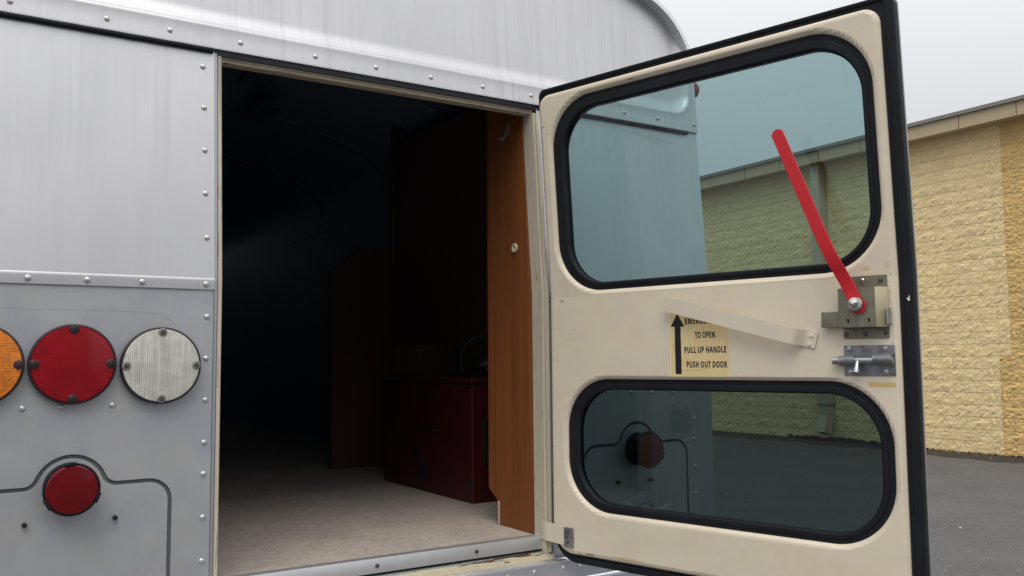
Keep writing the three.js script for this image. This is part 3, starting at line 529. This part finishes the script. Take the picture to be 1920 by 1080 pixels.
// ---------------------------------------------------------------- tail lamps
function tailLamp(x, y, lensMat, bossMat, screwMat, label, turn = 0) {
  const h = lathe([[0, 0], [0.0905, 0], [0.0912, 0.004], [0.0912, 0.018], [0.0900, 0.0215], [0.0872, 0.0225], [0.0862, 0.0215], [0.0858, 0.018], [0, 0.018]], 64); h.rotateX(PI / 2);
  const lamp = mesh('tail_lamp', h, M.housing, BUS, label); lamp.position.set(x, y, 0.0008);
  const lens = lathe([[0.0866, 0.018], [0.0862, 0.0215], [0.0845, 0.0235], [0.060, 0.0262], [0.030, 0.0277], [0, 0.0282]], 64); lens.rotateX(PI / 2);
  const p = lens.attributes.position, uv = lens.attributes.uv; for (let i = 0; i < p.count; i++) uv.setXY(i, p.getX(i) / 0.182 + 0.5, p.getY(i) / 0.182 + 0.5);
  mesh('lens', lens, lensMat, lamp);
  for (let k = 0; k < 4; k++) {
    const a = k * PI / 2 + turn, b = lathe([[0, 0.029], [0.0085, 0.029], [0.0102, 0.0275], [0.0102, 0.015]], 20); b.rotateX(PI / 2); b.translate(0.0785 * cos(a), 0.0785 * sin(a), -0.002);
    const boss = mesh('screw_boss', b, bossMat, lamp);
    void boss; const s = lathe([[0, 0.0315], [0.004, 0.0310], [0.0058, 0.0285], [0.0058, 0.026]], 16); s.rotateX(PI / 2); s.translate(0.0785 * cos(a), 0.0785 * sin(a), -0.0015); mesh('screw', s, screwMat, lamp);
  }
  return lamp;
}
tailLamp(0.044, 1.4795, M.lensAmber, M.boss, M.boss, 'round amber turn lamp at the photo edge');
tailLamp(0.2315, 1.4795, M.lensRed, M.housing, M.housing, 'large round red tail lamp');
tailLamp(0.4215, 1.4745, M.lensClear, M.bossGrey, M.darkScrew, 'round clear reversing lamp with vertical ribs');
// deep round stop lamps lower down, each held in a rubber cup with three clips
function stopLamp(x, y) {
  const h = lathe([[0, 0], [0.0535, 0], [0.0520, 0.006], [0.0515, 0.012], [0.0515, 0.044], [0.0568, 0.0495], [0.0582, 0.0540], [0.0578, 0.0600], [0.0560, 0.0625], [0.0542, 0.0625], [0.0538, 0.060], [0.0535, 0.05], [0, 0.05]], 56); h.rotateX(PI / 2);
  const lamp = mesh('stop_lamp', h, M.rubber, BUS, 'deep round red lamp in a black rubber cup'); lamp.position.set(x, y, 0.0008);
  const l = lathe([[0.0536, 0.052], [0.0532, 0.063], [0.0500, 0.0665], [0.030, 0.0690], [0, 0.0698]], 56); l.rotateX(PI / 2);
  const p = l.attributes.position, uv = l.attributes.uv; for (let i = 0; i < p.count; i++) uv.setXY(i, p.getX(i) / 0.11 + 0.5, p.getY(i) / 0.11 + 0.5);
  mesh('lens', l, M.lensDeep, lamp);
  for (const a of [95, 212, 338]) { const c = box(-0.012, 0.012, 0.0515, 0.0595, 0.048, 0.0670, 0.0025); c.rotateZ((a - 90) * D2R); mesh('clip', c, M.rubber, lamp); }
  return lamp;
}
stopLamp(0.2325, 1.2035); stopLamp(1.9035, 1.186);
{ const g = lathe([[0, 0.048], [0.016, 0.046], [0.028, 0.038], [0.035, 0.020], [0.036, 0]], 32); g.rotateZ(-PI / 2); const m = mesh('marker_lamp', g, std({ color: rgb(0.34, 0.03, 0.045), roughness: 0.35 }), BUS, 'small red side marker lamp on the roof corner'); m.position.set(XR + 0.012, 2.468, -0.098);
  const b = lathe([[0, 0], [0.040, 0], [0.040, 0.010], [0, 0.010]], 32); b.rotateZ(-PI / 2); b.translate(-0.010, 0, 0); mesh('lamp_base', b, M.housing, m); }

// ---------------------------------------------------------------- inside the bus
{
  // varnished wood side panel just inside the hinge jamb
  const s = new THREE.Shape([[0.060, 0.9455], [0.250, 0.9455], [0.252, 1.020], [0.268, 1.024], [0.320, 1.056], [0.316, 2.40], [0.105, 2.40], [0.060, 1.69]].map((q) => new THREE.Vector2(...q)));
  let g = new THREE.ExtrudeGeometry(s, { depth: 0.016, bevelEnabled: true, bevelSize: 0.001, bevelThickness: 0.001, bevelSegments: 1 }); g.rotateY(PI / 2); g.translate(1.528, 0, 0);
  g = boxUV(g); const wood = mesh('wood_panel', g, M.wood, BUS, 'orange varnished wood panel inside the door jamb');
  const k = lathe([[0, 0.003], [0.0078, 0.003], [0.0092, 0.0072], [0.0135, 0.0072], [0.0150, 0.004], [0.0150, 0]], 28); k.rotateZ(PI / 2); k.translate(1.528, 1.84, -0.142); mesh('round_button', k, M.knob, wood);
  mesh('coat_hook', [tubeOf([V3(1.523, 2.255, -0.172), V3(1.516, 2.235, -0.172), V3(1.512, 2.212, -0.175), V3(1.506, 2.203, -0.183), V3(1.503, 2.212, -0.192)], 0.004, 20, 8), box(1.521, 1.5275, 2.215, 2.262, -0.178, -0.166, 0.002)], M.hook, wood);
  const fr = []; const r = rngOf(3); for (let i = 0; i < 26; i++) { const y = 0.948 + i * 0.0028; fr.push(box(1.524 - 0.003 * r(), 1.542, y, y + 0.0022, -0.2525 - 0.004 * r(), -0.2512)); } mesh('frayed_edge', fr, M.fray, wood);
  // partition with its cut-away profile
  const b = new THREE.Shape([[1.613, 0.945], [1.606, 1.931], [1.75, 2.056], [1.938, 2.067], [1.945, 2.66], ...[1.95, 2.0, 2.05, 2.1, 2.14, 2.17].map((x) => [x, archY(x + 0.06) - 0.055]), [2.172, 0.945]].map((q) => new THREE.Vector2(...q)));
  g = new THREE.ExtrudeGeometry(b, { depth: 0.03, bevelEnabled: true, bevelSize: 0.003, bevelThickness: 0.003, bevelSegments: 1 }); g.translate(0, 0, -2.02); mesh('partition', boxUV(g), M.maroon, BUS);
  // curved ribs, roof vents and window trims
  for (const z of [-0.75, -1.55, -2.6, -3.7]) { const pts = archPoints(0.072).map((q) => ({ o: V3(q[0], q[1], z), a: V3(0, 0, 1), b: V3((1.05 - q[0]), 2.2 - q[1], 0).normalize() })); mesh('roof_rib', sweep([[-0.03, 0], [-0.025, 0.012], [0.025, 0.012], [0.03, 0]], pts, 0.5), M.hazeLiningDark, BUS); }
  mesh('roof_vent', box(1.07, 1.20, 2.765, 2.795, -1.80, -1.66, 0.004), M.vent, BUS); mesh('roof_vent', box(1.24, 1.36, 2.75, 2.78, -2.35, -2.05, 0.004), M.vent, BUS);
  for (const [y, a, b] of [[2.39, -4.5, -3.6], [2.15, -3.9, -3.66]]) mesh('window_trim', box(2.164, 2.1735, y, y + 0.007, a, b), M.trimDull, BUS);
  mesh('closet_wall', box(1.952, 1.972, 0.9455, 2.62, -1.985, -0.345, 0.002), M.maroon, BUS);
}
{
  const C = new THREE.Group(); C.name = 'red_cabinet'; C.position.set(1.89, 1.105, -1.06); scene.add(C);
  thing(C, 'worn red metal cabinet with bare black patches, on the bus floor behind the wood panel', 'cabinet');
  mesh('cabinet_body', box(-0.233, 0.052, 0, 0.445, -0.40, 0.40, 0.006), M.red, C);
  mesh('lid', box(-0.243, 0.056, 0.447, 0.468, -0.41, 0.41, 0.006), M.red, C);
  mesh('bare_patch', box(-0.185, 0.02, 0.135, 0.315, 0.398, 0.4035, 0.002), M.black, C, 'black worn patch on the end of the cabinet');
  mesh('drawer_pull', [box(-0.243, -0.232, 0.25, 0.262, -0.05, 0.12, 0.003)], M.black, C);
  const K = mesh('black_cable', tubeOf([V3(1.78, 1.578, -0.95), V3(1.775, 1.66, -0.95), V3(1.80, 1.715, -0.93), V3(1.84, 1.735, -0.9), V3(1.89, 1.72, -0.88), V3(1.92, 1.66, -0.86), V3(1.92, 1.578, -0.86)], 0.010, 48, 10), M.black, scene);
  thing(K, 'loop of thick black cable standing on top of the red cabinet', 'cable');
  const bagG = new THREE.IcosahedronGeometry(1, 3), p = bagG.attributes.position; for (let i = 0; i < p.count; i++) { const x = p.getX(i), y = p.getY(i), z = p.getZ(i), k = 1 + 0.18 * sin(5 * x + 2 * z) * cos(4 * y); p.setXYZ(i, x * 0.09 * k, max(-0.045, y * 0.06 * k), z * 0.10 * k); } bagG.computeVertexNormals(); bagG.translate(1.84, 1.574 + 0.047, -0.78);
  thing(mesh('dark_bag', bagG, M.black, scene), 'crumpled dark bag on the near end of the red cabinet', 'bag');
  const cb = new THREE.Group(); cb.name = 'cardboard_box'; cb.position.set(1.76, 1.574, -1.28); scene.add(cb); thing(cb, 'brown cardboard box at the far end of the red cabinet', 'box');
  mesh('carton', box(-0.08, 0.10, 0, 0.13, -0.12, 0.12, 0.002), M.card, cb); mesh('box_flap', box(-0.082, 0.01, 0.131, 0.134, -0.12, 0.12), M.card, cb); mesh('box_flap', box(0.012, 0.102, 0.131, 0.134, -0.12, 0.12), M.card, cb);
}

// ================================================================ THE OPEN DOOR (a part of the bus): x along the door from the hinge, y up, z out of its inner face
const DYB = 1.665, DL = 0.075;
const doorMap = canvasTex(1024, 2048, (c, w, h) => {    // 1.10 m by 1.45 m of paint: u from -0.03, v from 0.87
  const X = (u) => (u + 0.03) / 1.10 * w, Yv = (v) => h - (v - 0.87) / 1.45 * h, S = w / 1.10, r = rngOf(17);
  c.fillStyle = 'rgb(223,212,191)'; c.fillRect(0, 0, w, h);
  for (let i = 0; i < 3000; i++) { c.fillStyle = `rgba(${r() < 0.5 ? '130,110,85' : '245,238,222'},${0.006 + 0.012 * r()})`; const s = 6 + 50 * r(); c.beginPath(); c.ellipse(r() * w, r() * h, s, s * (0.4 + r()), r() * 3, 0, 7); c.fill(); }
  for (let i = 0; i < 900; i++) { c.fillStyle = `rgba(90,70,45,${0.1 + 0.3 * r()})`; const s = 0.5 + r() * r() * 2.0; c.fillRect(r() * w, r() * h, s, s); }
  const blot = (u, v, a, b, col) => { c.fillStyle = col; c.beginPath(); for (let i = 0; i < 18; i++) { const t = i / 18 * 2 * PI, k = 0.75 + 0.5 * r(); c.lineTo(X(u) + a * S * k * cos(t), Yv(v) - b * S * k * sin(t)); } c.fill(); };
  blot(0.012, 2.19, 0.010, 0.004, 'rgba(90,75,60,.35)'); blot(0.03, 2.165, 0.003, 0.003, 'rgba(90,75,60,.4)'); blot(0.34, 2.268, 0.010, 0.003, 'rgba(110,95,75,.5)');
  blot(0.046, 1.655, 0.006, 0.007, 'rgba(150,130,80,.55)'); blot(0.092, 1.565, 0.003, 0.003, 'rgba(110,90,70,.4)'); blot(0.092, 1.535, 0.002, 0.002, 'rgba(110,90,70,.4)');
  blot(0.135, 0.915, 0.016, 0.005, 'rgba(95,75,40,.6)'); blot(0.10, 0.912, 0.012, 0.003, 'rgba(140,110,50,.5)'); blot(0.27, 0.92, 0.05, 0.006, 'rgba(190,160,90,.35)');
  c.fillStyle = 'rgba(205,176,105,.85)'; c.save(); c.translate(X(0.955), Yv(1.420)); c.rotate(0.02); c.fillRect(0, 0, 0.062 * S, 0.017 * S); c.restore();   // strip of old tape under the bolt
  c.fillStyle = 'rgba(205,180,125,.55)'; c.fillRect(X(0.951), Yv(1.690), 0.019 * S, 0.016 * S);                                                    // tape mark above the latch
  for (let i = 0; i < 40; i++) blot(1.005 + 0.012 * r(), 1.50 + 0.2 * r(), 0.0015, 0.004, 'rgba(100,85,65,.25)');                                     // grime beside the latch
  for (let i = 0; i < 90; i++) blot(r() * 1.0, 0.905 + 0.02 * r() * r(), 0.006, 0.002, 'rgba(150,120,60,.22)');
  for (let i = 0; i < 70; i++) blot(-0.004 + 0.012 * r(), 0.92 + r() * 1.3, 0.0015, 0.006, 'rgba(110,85,55,.3)');
});
doorMap.wrapS = doorMap.wrapT = THREE.ClampToEdgeWrapping;
const cream = phys({ map: doorMap, roughness: 0.42, clearcoat: 0.15, clearcoatRoughness: 0.4, bumpMap: scaled(waveBump, 0.5, 0.5), bumpScale: 0.0016 });
cream.bumpMap.channel = 1;
M.creamPlain = phys({ color: rgb(0.68, 0.615, 0.50), roughness: 0.45, bumpMap: scaled(waveBump, 0.3, 0.3), bumpScale: 0.001 });
const doorUV = (g) => { const p = g.attributes.position, a = new Float32Array(p.count * 2), b = new Float32Array(p.count * 2); for (let i = 0; i < p.count; i++) { a[2 * i] = (p.getX(i) + 0.03) / 1.10; a[2 * i + 1] = (p.getY(i) - 0.87) / 1.45; b[2 * i] = p.getX(i); b[2 * i + 1] = p.getY(i); } g.setAttribute('uv', new THREE.BufferAttribute(a, 2)); g.setAttribute('uv1', new THREE.BufferAttribute(b, 2)); return g; };
const UPG = [0.080, 0.974, 1.706, 2.223], UPS = [0.0405, 1.0025, 1.682, 2.261], LOG = [0.0955, 0.9725, 1.0635, 1.3895], LOS = [0.058, 1.0040, 1.0385, 1.4205];
const hole = ([a, b, c, d], e, r) => rrect(a - e, b + e, c - e, d + e, r, THREE.Path);
let DOOR;
{
  const s = rrect(-0.003, 1.0300, 0.9060, 2.2880, [0.075, 0.04, 0.04, 0.04]);
  s.holes.push(hole(UPS, 0.0005, 0.150), hole(LOS, 0.0005, 0.150));
  DOOR = mesh('rear_door', doorUV(fold(plate(s, -0.026, 0, 0.013, 8, 90), DYB, DL)), cream, BUS, 'cream painted rear door swung open on its right-hand hinges');
  DOOR.position.set(1.5425, 0, 0.030); DOOR.rotation.y = -74.5 * D2R;
  const F = (g) => fold(boxUV(g), DYB, DL);
  // outer skin and its rubber edge
  const outer = rrect(-0.004, 1.0625, 0.882, 2.311, [0.09, 0.02, 0.02, 0.02]); outer.holes.push(hole(UPG, 0.004, 0.124), hole(LOG, 0.004, 0.124));
  mesh('outer_skin', F(plate(outer, -0.0428, -0.0380, 0.0012, 1, 24)), M.skin, DOOR);
  const core = rrect(-0.0035, 1.050, 0.892, 2.298, [0.085, 0.02, 0.02, 0.02]); core.holes.push(hole(UPG, 0.005, 0.125), hole(LOG, 0.005, 0.125));
  mesh('door_core', F(plate(core, -0.0375, -0.0262, 0, 1, 24)), M.rubber, DOOR);
  const ring = (o, i, r, ri, z0, z1, bv) => { const q = rrect(...o, r); q.holes.push(rrect(...i, ri, THREE.Path)); return F(plate(q, z0, z1, bv, 3, 24)); };
  mesh('edge_seal', [ring([-0.0055, 1.0615, 0.881, 2.309], [0.006, 1.0405, 0.900, 2.2985], [0.09, 0.022, 0.022, 0.022], [0.08, 0.02, 0.012, 0.02], -0.036, -0.008, 0.004), ring([-0.0045, 1.0465, 0.893, 2.3000], [0.010, 1.026, 0.912, 2.284], [0.085, 0.03, 0.015, 0.015], [0.07, 0.03, 0.04, 0.03], -0.030, -0.013, 0.003)], M.rubber, DOOR);
  for (const [nm, G, S, mat] of [['upper', UPG, UPS, M.glassUp], ['lower', LOG, LOS, M.glassLow]]) {
    const w = mesh('window_seal', [ring([S[0] - 0.004, S[1] + 0.004, S[2] - 0.004, S[3] + 0.004], [G[0] - 0.001, G[1] + 0.001, G[2] - 0.001, G[3] + 0.001], 0.152, 0.124, -0.0375, -0.0115, 0.005), ring([S[0] + 0.014, S[1] - 0.014, S[2] + 0.009, S[3] - 0.012], [G[0] - 0.004, G[1] + 0.004, G[2] - 0.003, G[3] + 0.003], 0.138, 0.126, -0.024, -0.0085, 0.003)], M.rubber, DOOR, nm === 'upper' ? 'black rubber seal round the upper window' : 'black rubber seal round the lower window');
    void w; const gl = new THREE.ShapeGeometry(rrect(G[0] - 0.012, G[1] + 0.012, G[2] - 0.010, G[3] + 0.010, 0.12), 24); gl.translate(0, 0, -0.020);
    mesh('window_pane', F(gl), mat, DOOR, nm === 'upper' ? 'large tinted upper window pane' : 'darker tinted lower window pane');
  }
  // latch: base plate, folded box, bolt, red lever and its nut
  mesh('latch_plate', F(plate(rrect(0.9030, 1.0085, 1.521, 1.6675, 0.003), 0.0003, 0.0030, 0.0006, 1)), M.olive, DOOR);
  const bx = rrect(0.9045, 0.9910, 1.5465, 1.6385, [0.002, 0.001, 0.001, 0.002]); bx.holes.push(rrect(0.9255, 0.9290, 1.5565, 1.5665, 0.0017, THREE.Path), rrect(0.9735, 0.9770, 1.5565, 1.5665, 0.0017, THREE.Path));
  mesh('latch_box', F(plate(bx, 0.0031, 0.0345, 0.0016, 2)), M.olive, DOOR);
  { const side = new THREE.Shape([[0.9895, 0.0033], [0.9912, 0.0330], [0.9935, 0.0330], [1.0095, 0.0085], [1.0095, 0.0033]].map((q) => new THREE.Vector2(...q))); const g = new THREE.ExtrudeGeometry(side, { depth: 0.0900, bevelEnabled: true, bevelSize: 0.0008, bevelThickness: 0.0008, bevelSegments: 2 }); g.rotateX(-PI / 2); g.scale(1, 1, -1); g.translate(0, 1.5475, 0); const ix = g.index; void ix; g.computeVertexNormals(); mesh('latch_side', boxUV(toCreasedNormals(flip(g), 0.5)), M.litBrass, DOOR, 'worn side of the latch box, painted brighter as its lit side'); }
  mesh('latch_inside', box(0.92, 0.983, 1.552, 1.572, 0.0032, 0.024), M.black, DOOR);
  mesh('latch_bolt', F(plate(rrect(0.8570, 0.9044, 1.5490, 1.5855, 0.002), 0.008, 0.0200, 0.0015, 2)), M.olive, DOOR);
  mesh('latch_catch', box(1.0112, 1.0155, 1.553, 1.590, 0.004, 0.024, 0.001), M.zinc, DOOR);
  const bolt = (u, v, w, r, mat, h = 0.0035) => { const g = lathe([[0, h], [r * 0.55, h * 0.92], [r * 0.9, h * 0.55], [r, 0], [0, 0]], 18); g.rotateX(PI / 2); const cross = [box(-r * 0.55, r * 0.55, -r * 0.1, r * 0.1, h * 0.9, h * 1.06), box(-r * 0.1, r * 0.1, -r * 0.55, r * 0.55, h * 0.9, h * 1.06)]; const m = mesh('screw', g, mat, DOOR); m.position.set(u, v, w + (v > DYB ? DL * (v - DYB) : 0)); void cross; return m; };
  bolt(0.953, 1.657, 0.0031, 0.0048, M.chrome, 0.004); bolt(0.994, 1.655, 0.0031, 0.0058, M.darkScrew); bolt(0.911, 1.650, 0.0031, 0.0058, M.darkScrew); bolt(0.910, 1.531, 0.0031, 0.0055, M.darkScrew); bolt(0.954, 1.531, 0.0031, 0.0058, M.darkScrew); bolt(1.001, 1.534, 0.0031, 0.0055, M.darkScrew);
  {
    // lever: centre line in (u, v, w above the leaning door face); the width lies across the line in the door's plane
    const raw = [[0.952, 1.596, 0.0405], [0.948, 1.606, 0.0405], [0.935, 1.640, 0.0425], [0.922, 1.672, 0.050], [0.912, 1.697, 0.0585], [0.902, 1.722, 0.0625], [0.86, 1.838, 0.064], [0.806, 1.990, 0.064], [0.7925, 2.028, 0.064]];
    const c = new THREE.CatmullRomCurve3(raw.map((q) => V3(q[0], q[1], q[2] + DL * max(0, q[1] - DYB))), false, 'centripetal'), N = 60, frames = [];
    const wd = 0.0148, th = 0.0028;
    for (let i = 0; i <= N; i++) { const t = i / N, t2 = t > 0.9 ? 0.9 + 0.1 * sin((t - 0.9) / 0.1 * PI / 2) : t, o = c.getPoint(t2), T = c.getTangent(t2), a = V3(T.y, -T.x, 0).normalize(), b = T.clone().cross(a).negate().normalize(); if (b.z < 0) b.negate(); const e = min(t2 * 7, (1 - t2) * 29), k = e < 1 ? sqrt(max(0.02, 1 - (1 - e) ** 2)) : 1; frames.push({ o, a: a.multiplyScalar(k), b }); }
    mesh('lever', sweep([[-wd, -th + 0.001], [-wd, th - 0.001], [-wd + 0.001, th], [wd - 0.001, th], [wd, th - 0.001], [wd, -th + 0.001], [wd - 0.001, -th], [-wd + 0.001, -th]], frames, 0.5), M.handle, DOOR, 'long red painted opening lever');
    const nut = lathe([[0, 0.020], [0.004, 0.0192], [0.0075, 0.0165], [0.0085, 0.013], [0.0085, 0.0085], [0.0105, 0.0075], [0.0150, 0.0065], [0.0172, 0.0030], [0.0176, 0], [0, 0]], 32); nut.rotateX(PI / 2); nut.translate(0.949, 1.600, 0.0440); mesh('dome_nut', nut, M.chrome, DOOR);
    const hub = lathe([[0, 0.004], [0.019, 0.004], [0.019, 0], [0, 0]], 28); hub.rotateX(PI / 2); hub.translate(0.952, 1.596, 0.0346); mesh('lever_hub', hub, M.handle, DOOR);
  }
  // barrel bolt below the latch
  mesh('bolt_plate', plate(rrect(0.9015, 1.0190, 1.4345, 1.5055, 0.002), 0.0003, 0.0025, 0.0005, 1), M.galv, DOOR);
  const cyl = (u0, u1, v, w, r, r2 = r) => { const g = new THREE.CylinderGeometry(r2, r, u1 - u0, 20); g.rotateZ(-PI / 2); g.translate((u0 + u1) / 2, v, w); return boxUV(g); };
  mesh('bolt_keeper', [cyl(0.896, 0.932, 1.4700, 0.0135, 0.0118), cyl(0.975, 1.0165, 1.4725, 0.0135, 0.0122), box(0.898, 0.930, 1.461, 1.479, 0.0026, 0.010), box(0.978, 1.0165, 1.463, 1.482, 0.0026, 0.010), box(0.930, 0.978, 1.4755, 1.4785, 0.004, 0.014), box(0.930, 0.978, 1.4615, 1.4640, 0.004, 0.012)], M.galv, DOOR);
  mesh('bolt_rod', [cyl(0.8845, 1.0180, 1.4705, 0.0135, 0.0078), cyl(0.8800, 0.8885, 1.4700, 0.0135, 0.0090)], M.zinc, DOOR);
  { const k = lathe([[0, 0.030], [0.0088, 0.030], [0.0093, 0.0280], [0.0055, 0.014], [0.0048, 0]], 20); k.rotateX(PI / 2); k.rotateX(1.15); k.translate(0.9385, 1.468, 0.0170); mesh('bolt_knob', k, M.zinc, DOOR); }
  for (const [u, v] of [[0.9150, 1.4975], [0.9985, 1.4970], [0.9165, 1.4435], [0.9990, 1.4435]]) bolt(u, v, 0.0026, 0.0062, M.zinc);
  // painted hold-back strap with its riveted tab
  {
    const raw = [[0.418, 1.6300, 0.026], [0.50, 1.6075, 0.028], [0.60, 1.5810, 0.030], [0.70, 1.5545, 0.030], [0.775, 1.5345, 0.029], [0.790, 1.5305, 0.027], [0.8015, 1.5275, 0.013], [0.809, 1.5255, 0.0040], [0.8365, 1.5185, 0.0028]];
    const c = new THREE.CatmullRomCurve3(raw.map((q) => V3(...q)), false, 'centripetal'), frames = [], N = 90; const across = V3(0.255, 0.967, 0);
    for (let i = 0; i <= N; i++) { const o = c.getPoint(i / N), T = c.getTangent(i / N); frames.push({ o, a: across, b: T.clone().cross(across).normalize() }); }
    const h = 0.0195, th = 0.0013; mesh('hold_back_strap', sweep([[-h, -th], [-h, th], [h, th], [h, -th]], frames, 0.4), M.creamPlain, DOOR, 'cream painted metal strap bowed over the notice');
    bolt(0.8245, 1.5310, 0.0042, 0.0052, M.spot, 0.003); bolt(0.8195, 1.5105, 0.0042, 0.0052, M.spot, 0.003);
  }
  // notice
  {
    const tex = canvasTex(768, 768, (c, w, h) => {
      const r = rngOf(23); c.fillStyle = 'rgb(226,206,156)'; c.fillRect(0, 0, w, h);
      for (let i = 0; i < 500; i++) { c.fillStyle = `rgba(${r() < 0.6 ? '200,160,90' : '238,222,180'},${0.03 + 0.05 * r()})`; const s = 10 + 60 * r(); c.beginPath(); c.ellipse(r() * w, r() * h, s * 0.5, s * 1.2, 0, 0, 7); c.fill(); }
      c.strokeStyle = 'rgba(150,100,45,.6)'; c.lineWidth = 5; c.beginPath(); c.moveTo(180, 690); c.quadraticCurveTo(300, 712, 390, 690); c.quadraticCurveTo(440, 678, 520, 672); c.stroke();
      c.fillStyle = 'rgba(243,236,214,.55)'; c.fillRect(0, 0, 14, h);
      c.fillStyle = 'rgb(14,15,24)'; c.beginPath(); c.moveTo(112, 32); c.lineTo(204, 186); c.lineTo(18, 186); c.fill(); c.fillRect(72, 180, 82, 560);
      c.textBaseline = 'middle'; c.font = 'bold 96px sans-serif';
      const line = (t, x0, x1, y) => { const m = c.measureText(t).width; c.save(); c.translate(x0, y); c.scale((x1 - x0) / m, 1.0); c.lineWidth = 3; c.strokeStyle = 'rgb(14,15,24)'; c.strokeText(t, 0, 0); c.fillText(t, 0, 0); c.restore(); };
      line('EMERGENCY', 208, 640, 128); line('TO OPEN', 340, 604, 292); line('PULL UP HANDLE', 192, 742, 462); line('PUSH OUT DOOR', 216, 744, 630);
    });
    const g = plate(rrect(0.4225, 0.6005, 1.4300, 1.6080, 0.002), 0.0002, 0.0007), p = g.attributes.position, uv = g.attributes.uv; for (let i = 0; i < p.count; i++) uv.setXY(i, (p.getX(i) - 0.4225) / 0.178, (p.getY(i) - 1.43) / 0.178);
    mesh('emergency_notice', g, std({ map: tex, roughness: 0.55 }), DOOR, 'yellowed notice with an upward arrow and opening instructions');
  }
  // check strap plate at the foot of the hinge side
  mesh('strap_plate', plate(rrect(0.0455, 0.0800, 0.9275, 0.9840, 0.001), 0.0040, 0.0062, 0.0005, 1), M.galv, DOOR);
  for (const v of [0.943, 0.957, 0.972]) bolt(v === 0.957 ? 0.0545 : 0.061, v, 0.0063, 0.0052, M.darkScrew, 0.004);
  // hinge knuckles on the jamb side
  for (const [a, b] of [[1.02, 1.12], [1.86, 1.96]]) mesh('hinge', F(new THREE.CylinderGeometry(0.008, 0.008, b - a, 14).translate(-0.010, (a + b) / 2, -0.036)), M.skin, DOOR);
  // paper-white chip on the rubber edge
  mesh('paint_chip', F(plate(new THREE.Shape([[1.046, 1.612], [1.050, 1.604], [1.054, 1.606], [1.053, 1.618], [1.050, 1.611]].map((q) => new THREE.Vector2(...q))), -0.0078, -0.0072)), M.spot, DOOR);
}
{ // webbing strap from the plate back round the jamb
  const u = V3(cos(74.5 * D2R), 0, sin(74.5 * D2R)), n = V3(-sin(74.5 * D2R), 0, cos(74.5 * D2R)), P = V3(1.5425, 0, 0.03);
  const at = (a, w) => P.clone().addScaledVector(u, a).addScaledVector(n, w);
  const c = new THREE.CatmullRomCurve3([at(0.060, 0.003), at(0.046, 0.0035), at(0.020, 0.006), V3(1.536, 0, 0.034), V3(1.5285, 0, 0.016), V3(1.5265, 0, -0.004), V3(1.530, 0, -0.012)]), frames = [];
  for (let i = 0; i <= 40; i++) { const o = c.getPoint(i / 40), T = c.getTangent(i / 40); o.y = 0.957 + 0.012 * (i / 40); frames.push({ o, a: V3(0, 1, 0), b: T.clone().cross(V3(0, 1, 0)).normalize() }); }
  mesh('check_strap', sweep([[-0.0275, -0.001], [-0.0275, 0.001], [0.0275, 0.001], [0.0275, -0.001]], frames, 0.5), M.web, BUS, 'worn cream webbing strap tying the door foot to the jamb');
}

renderer.render(scene, camera);
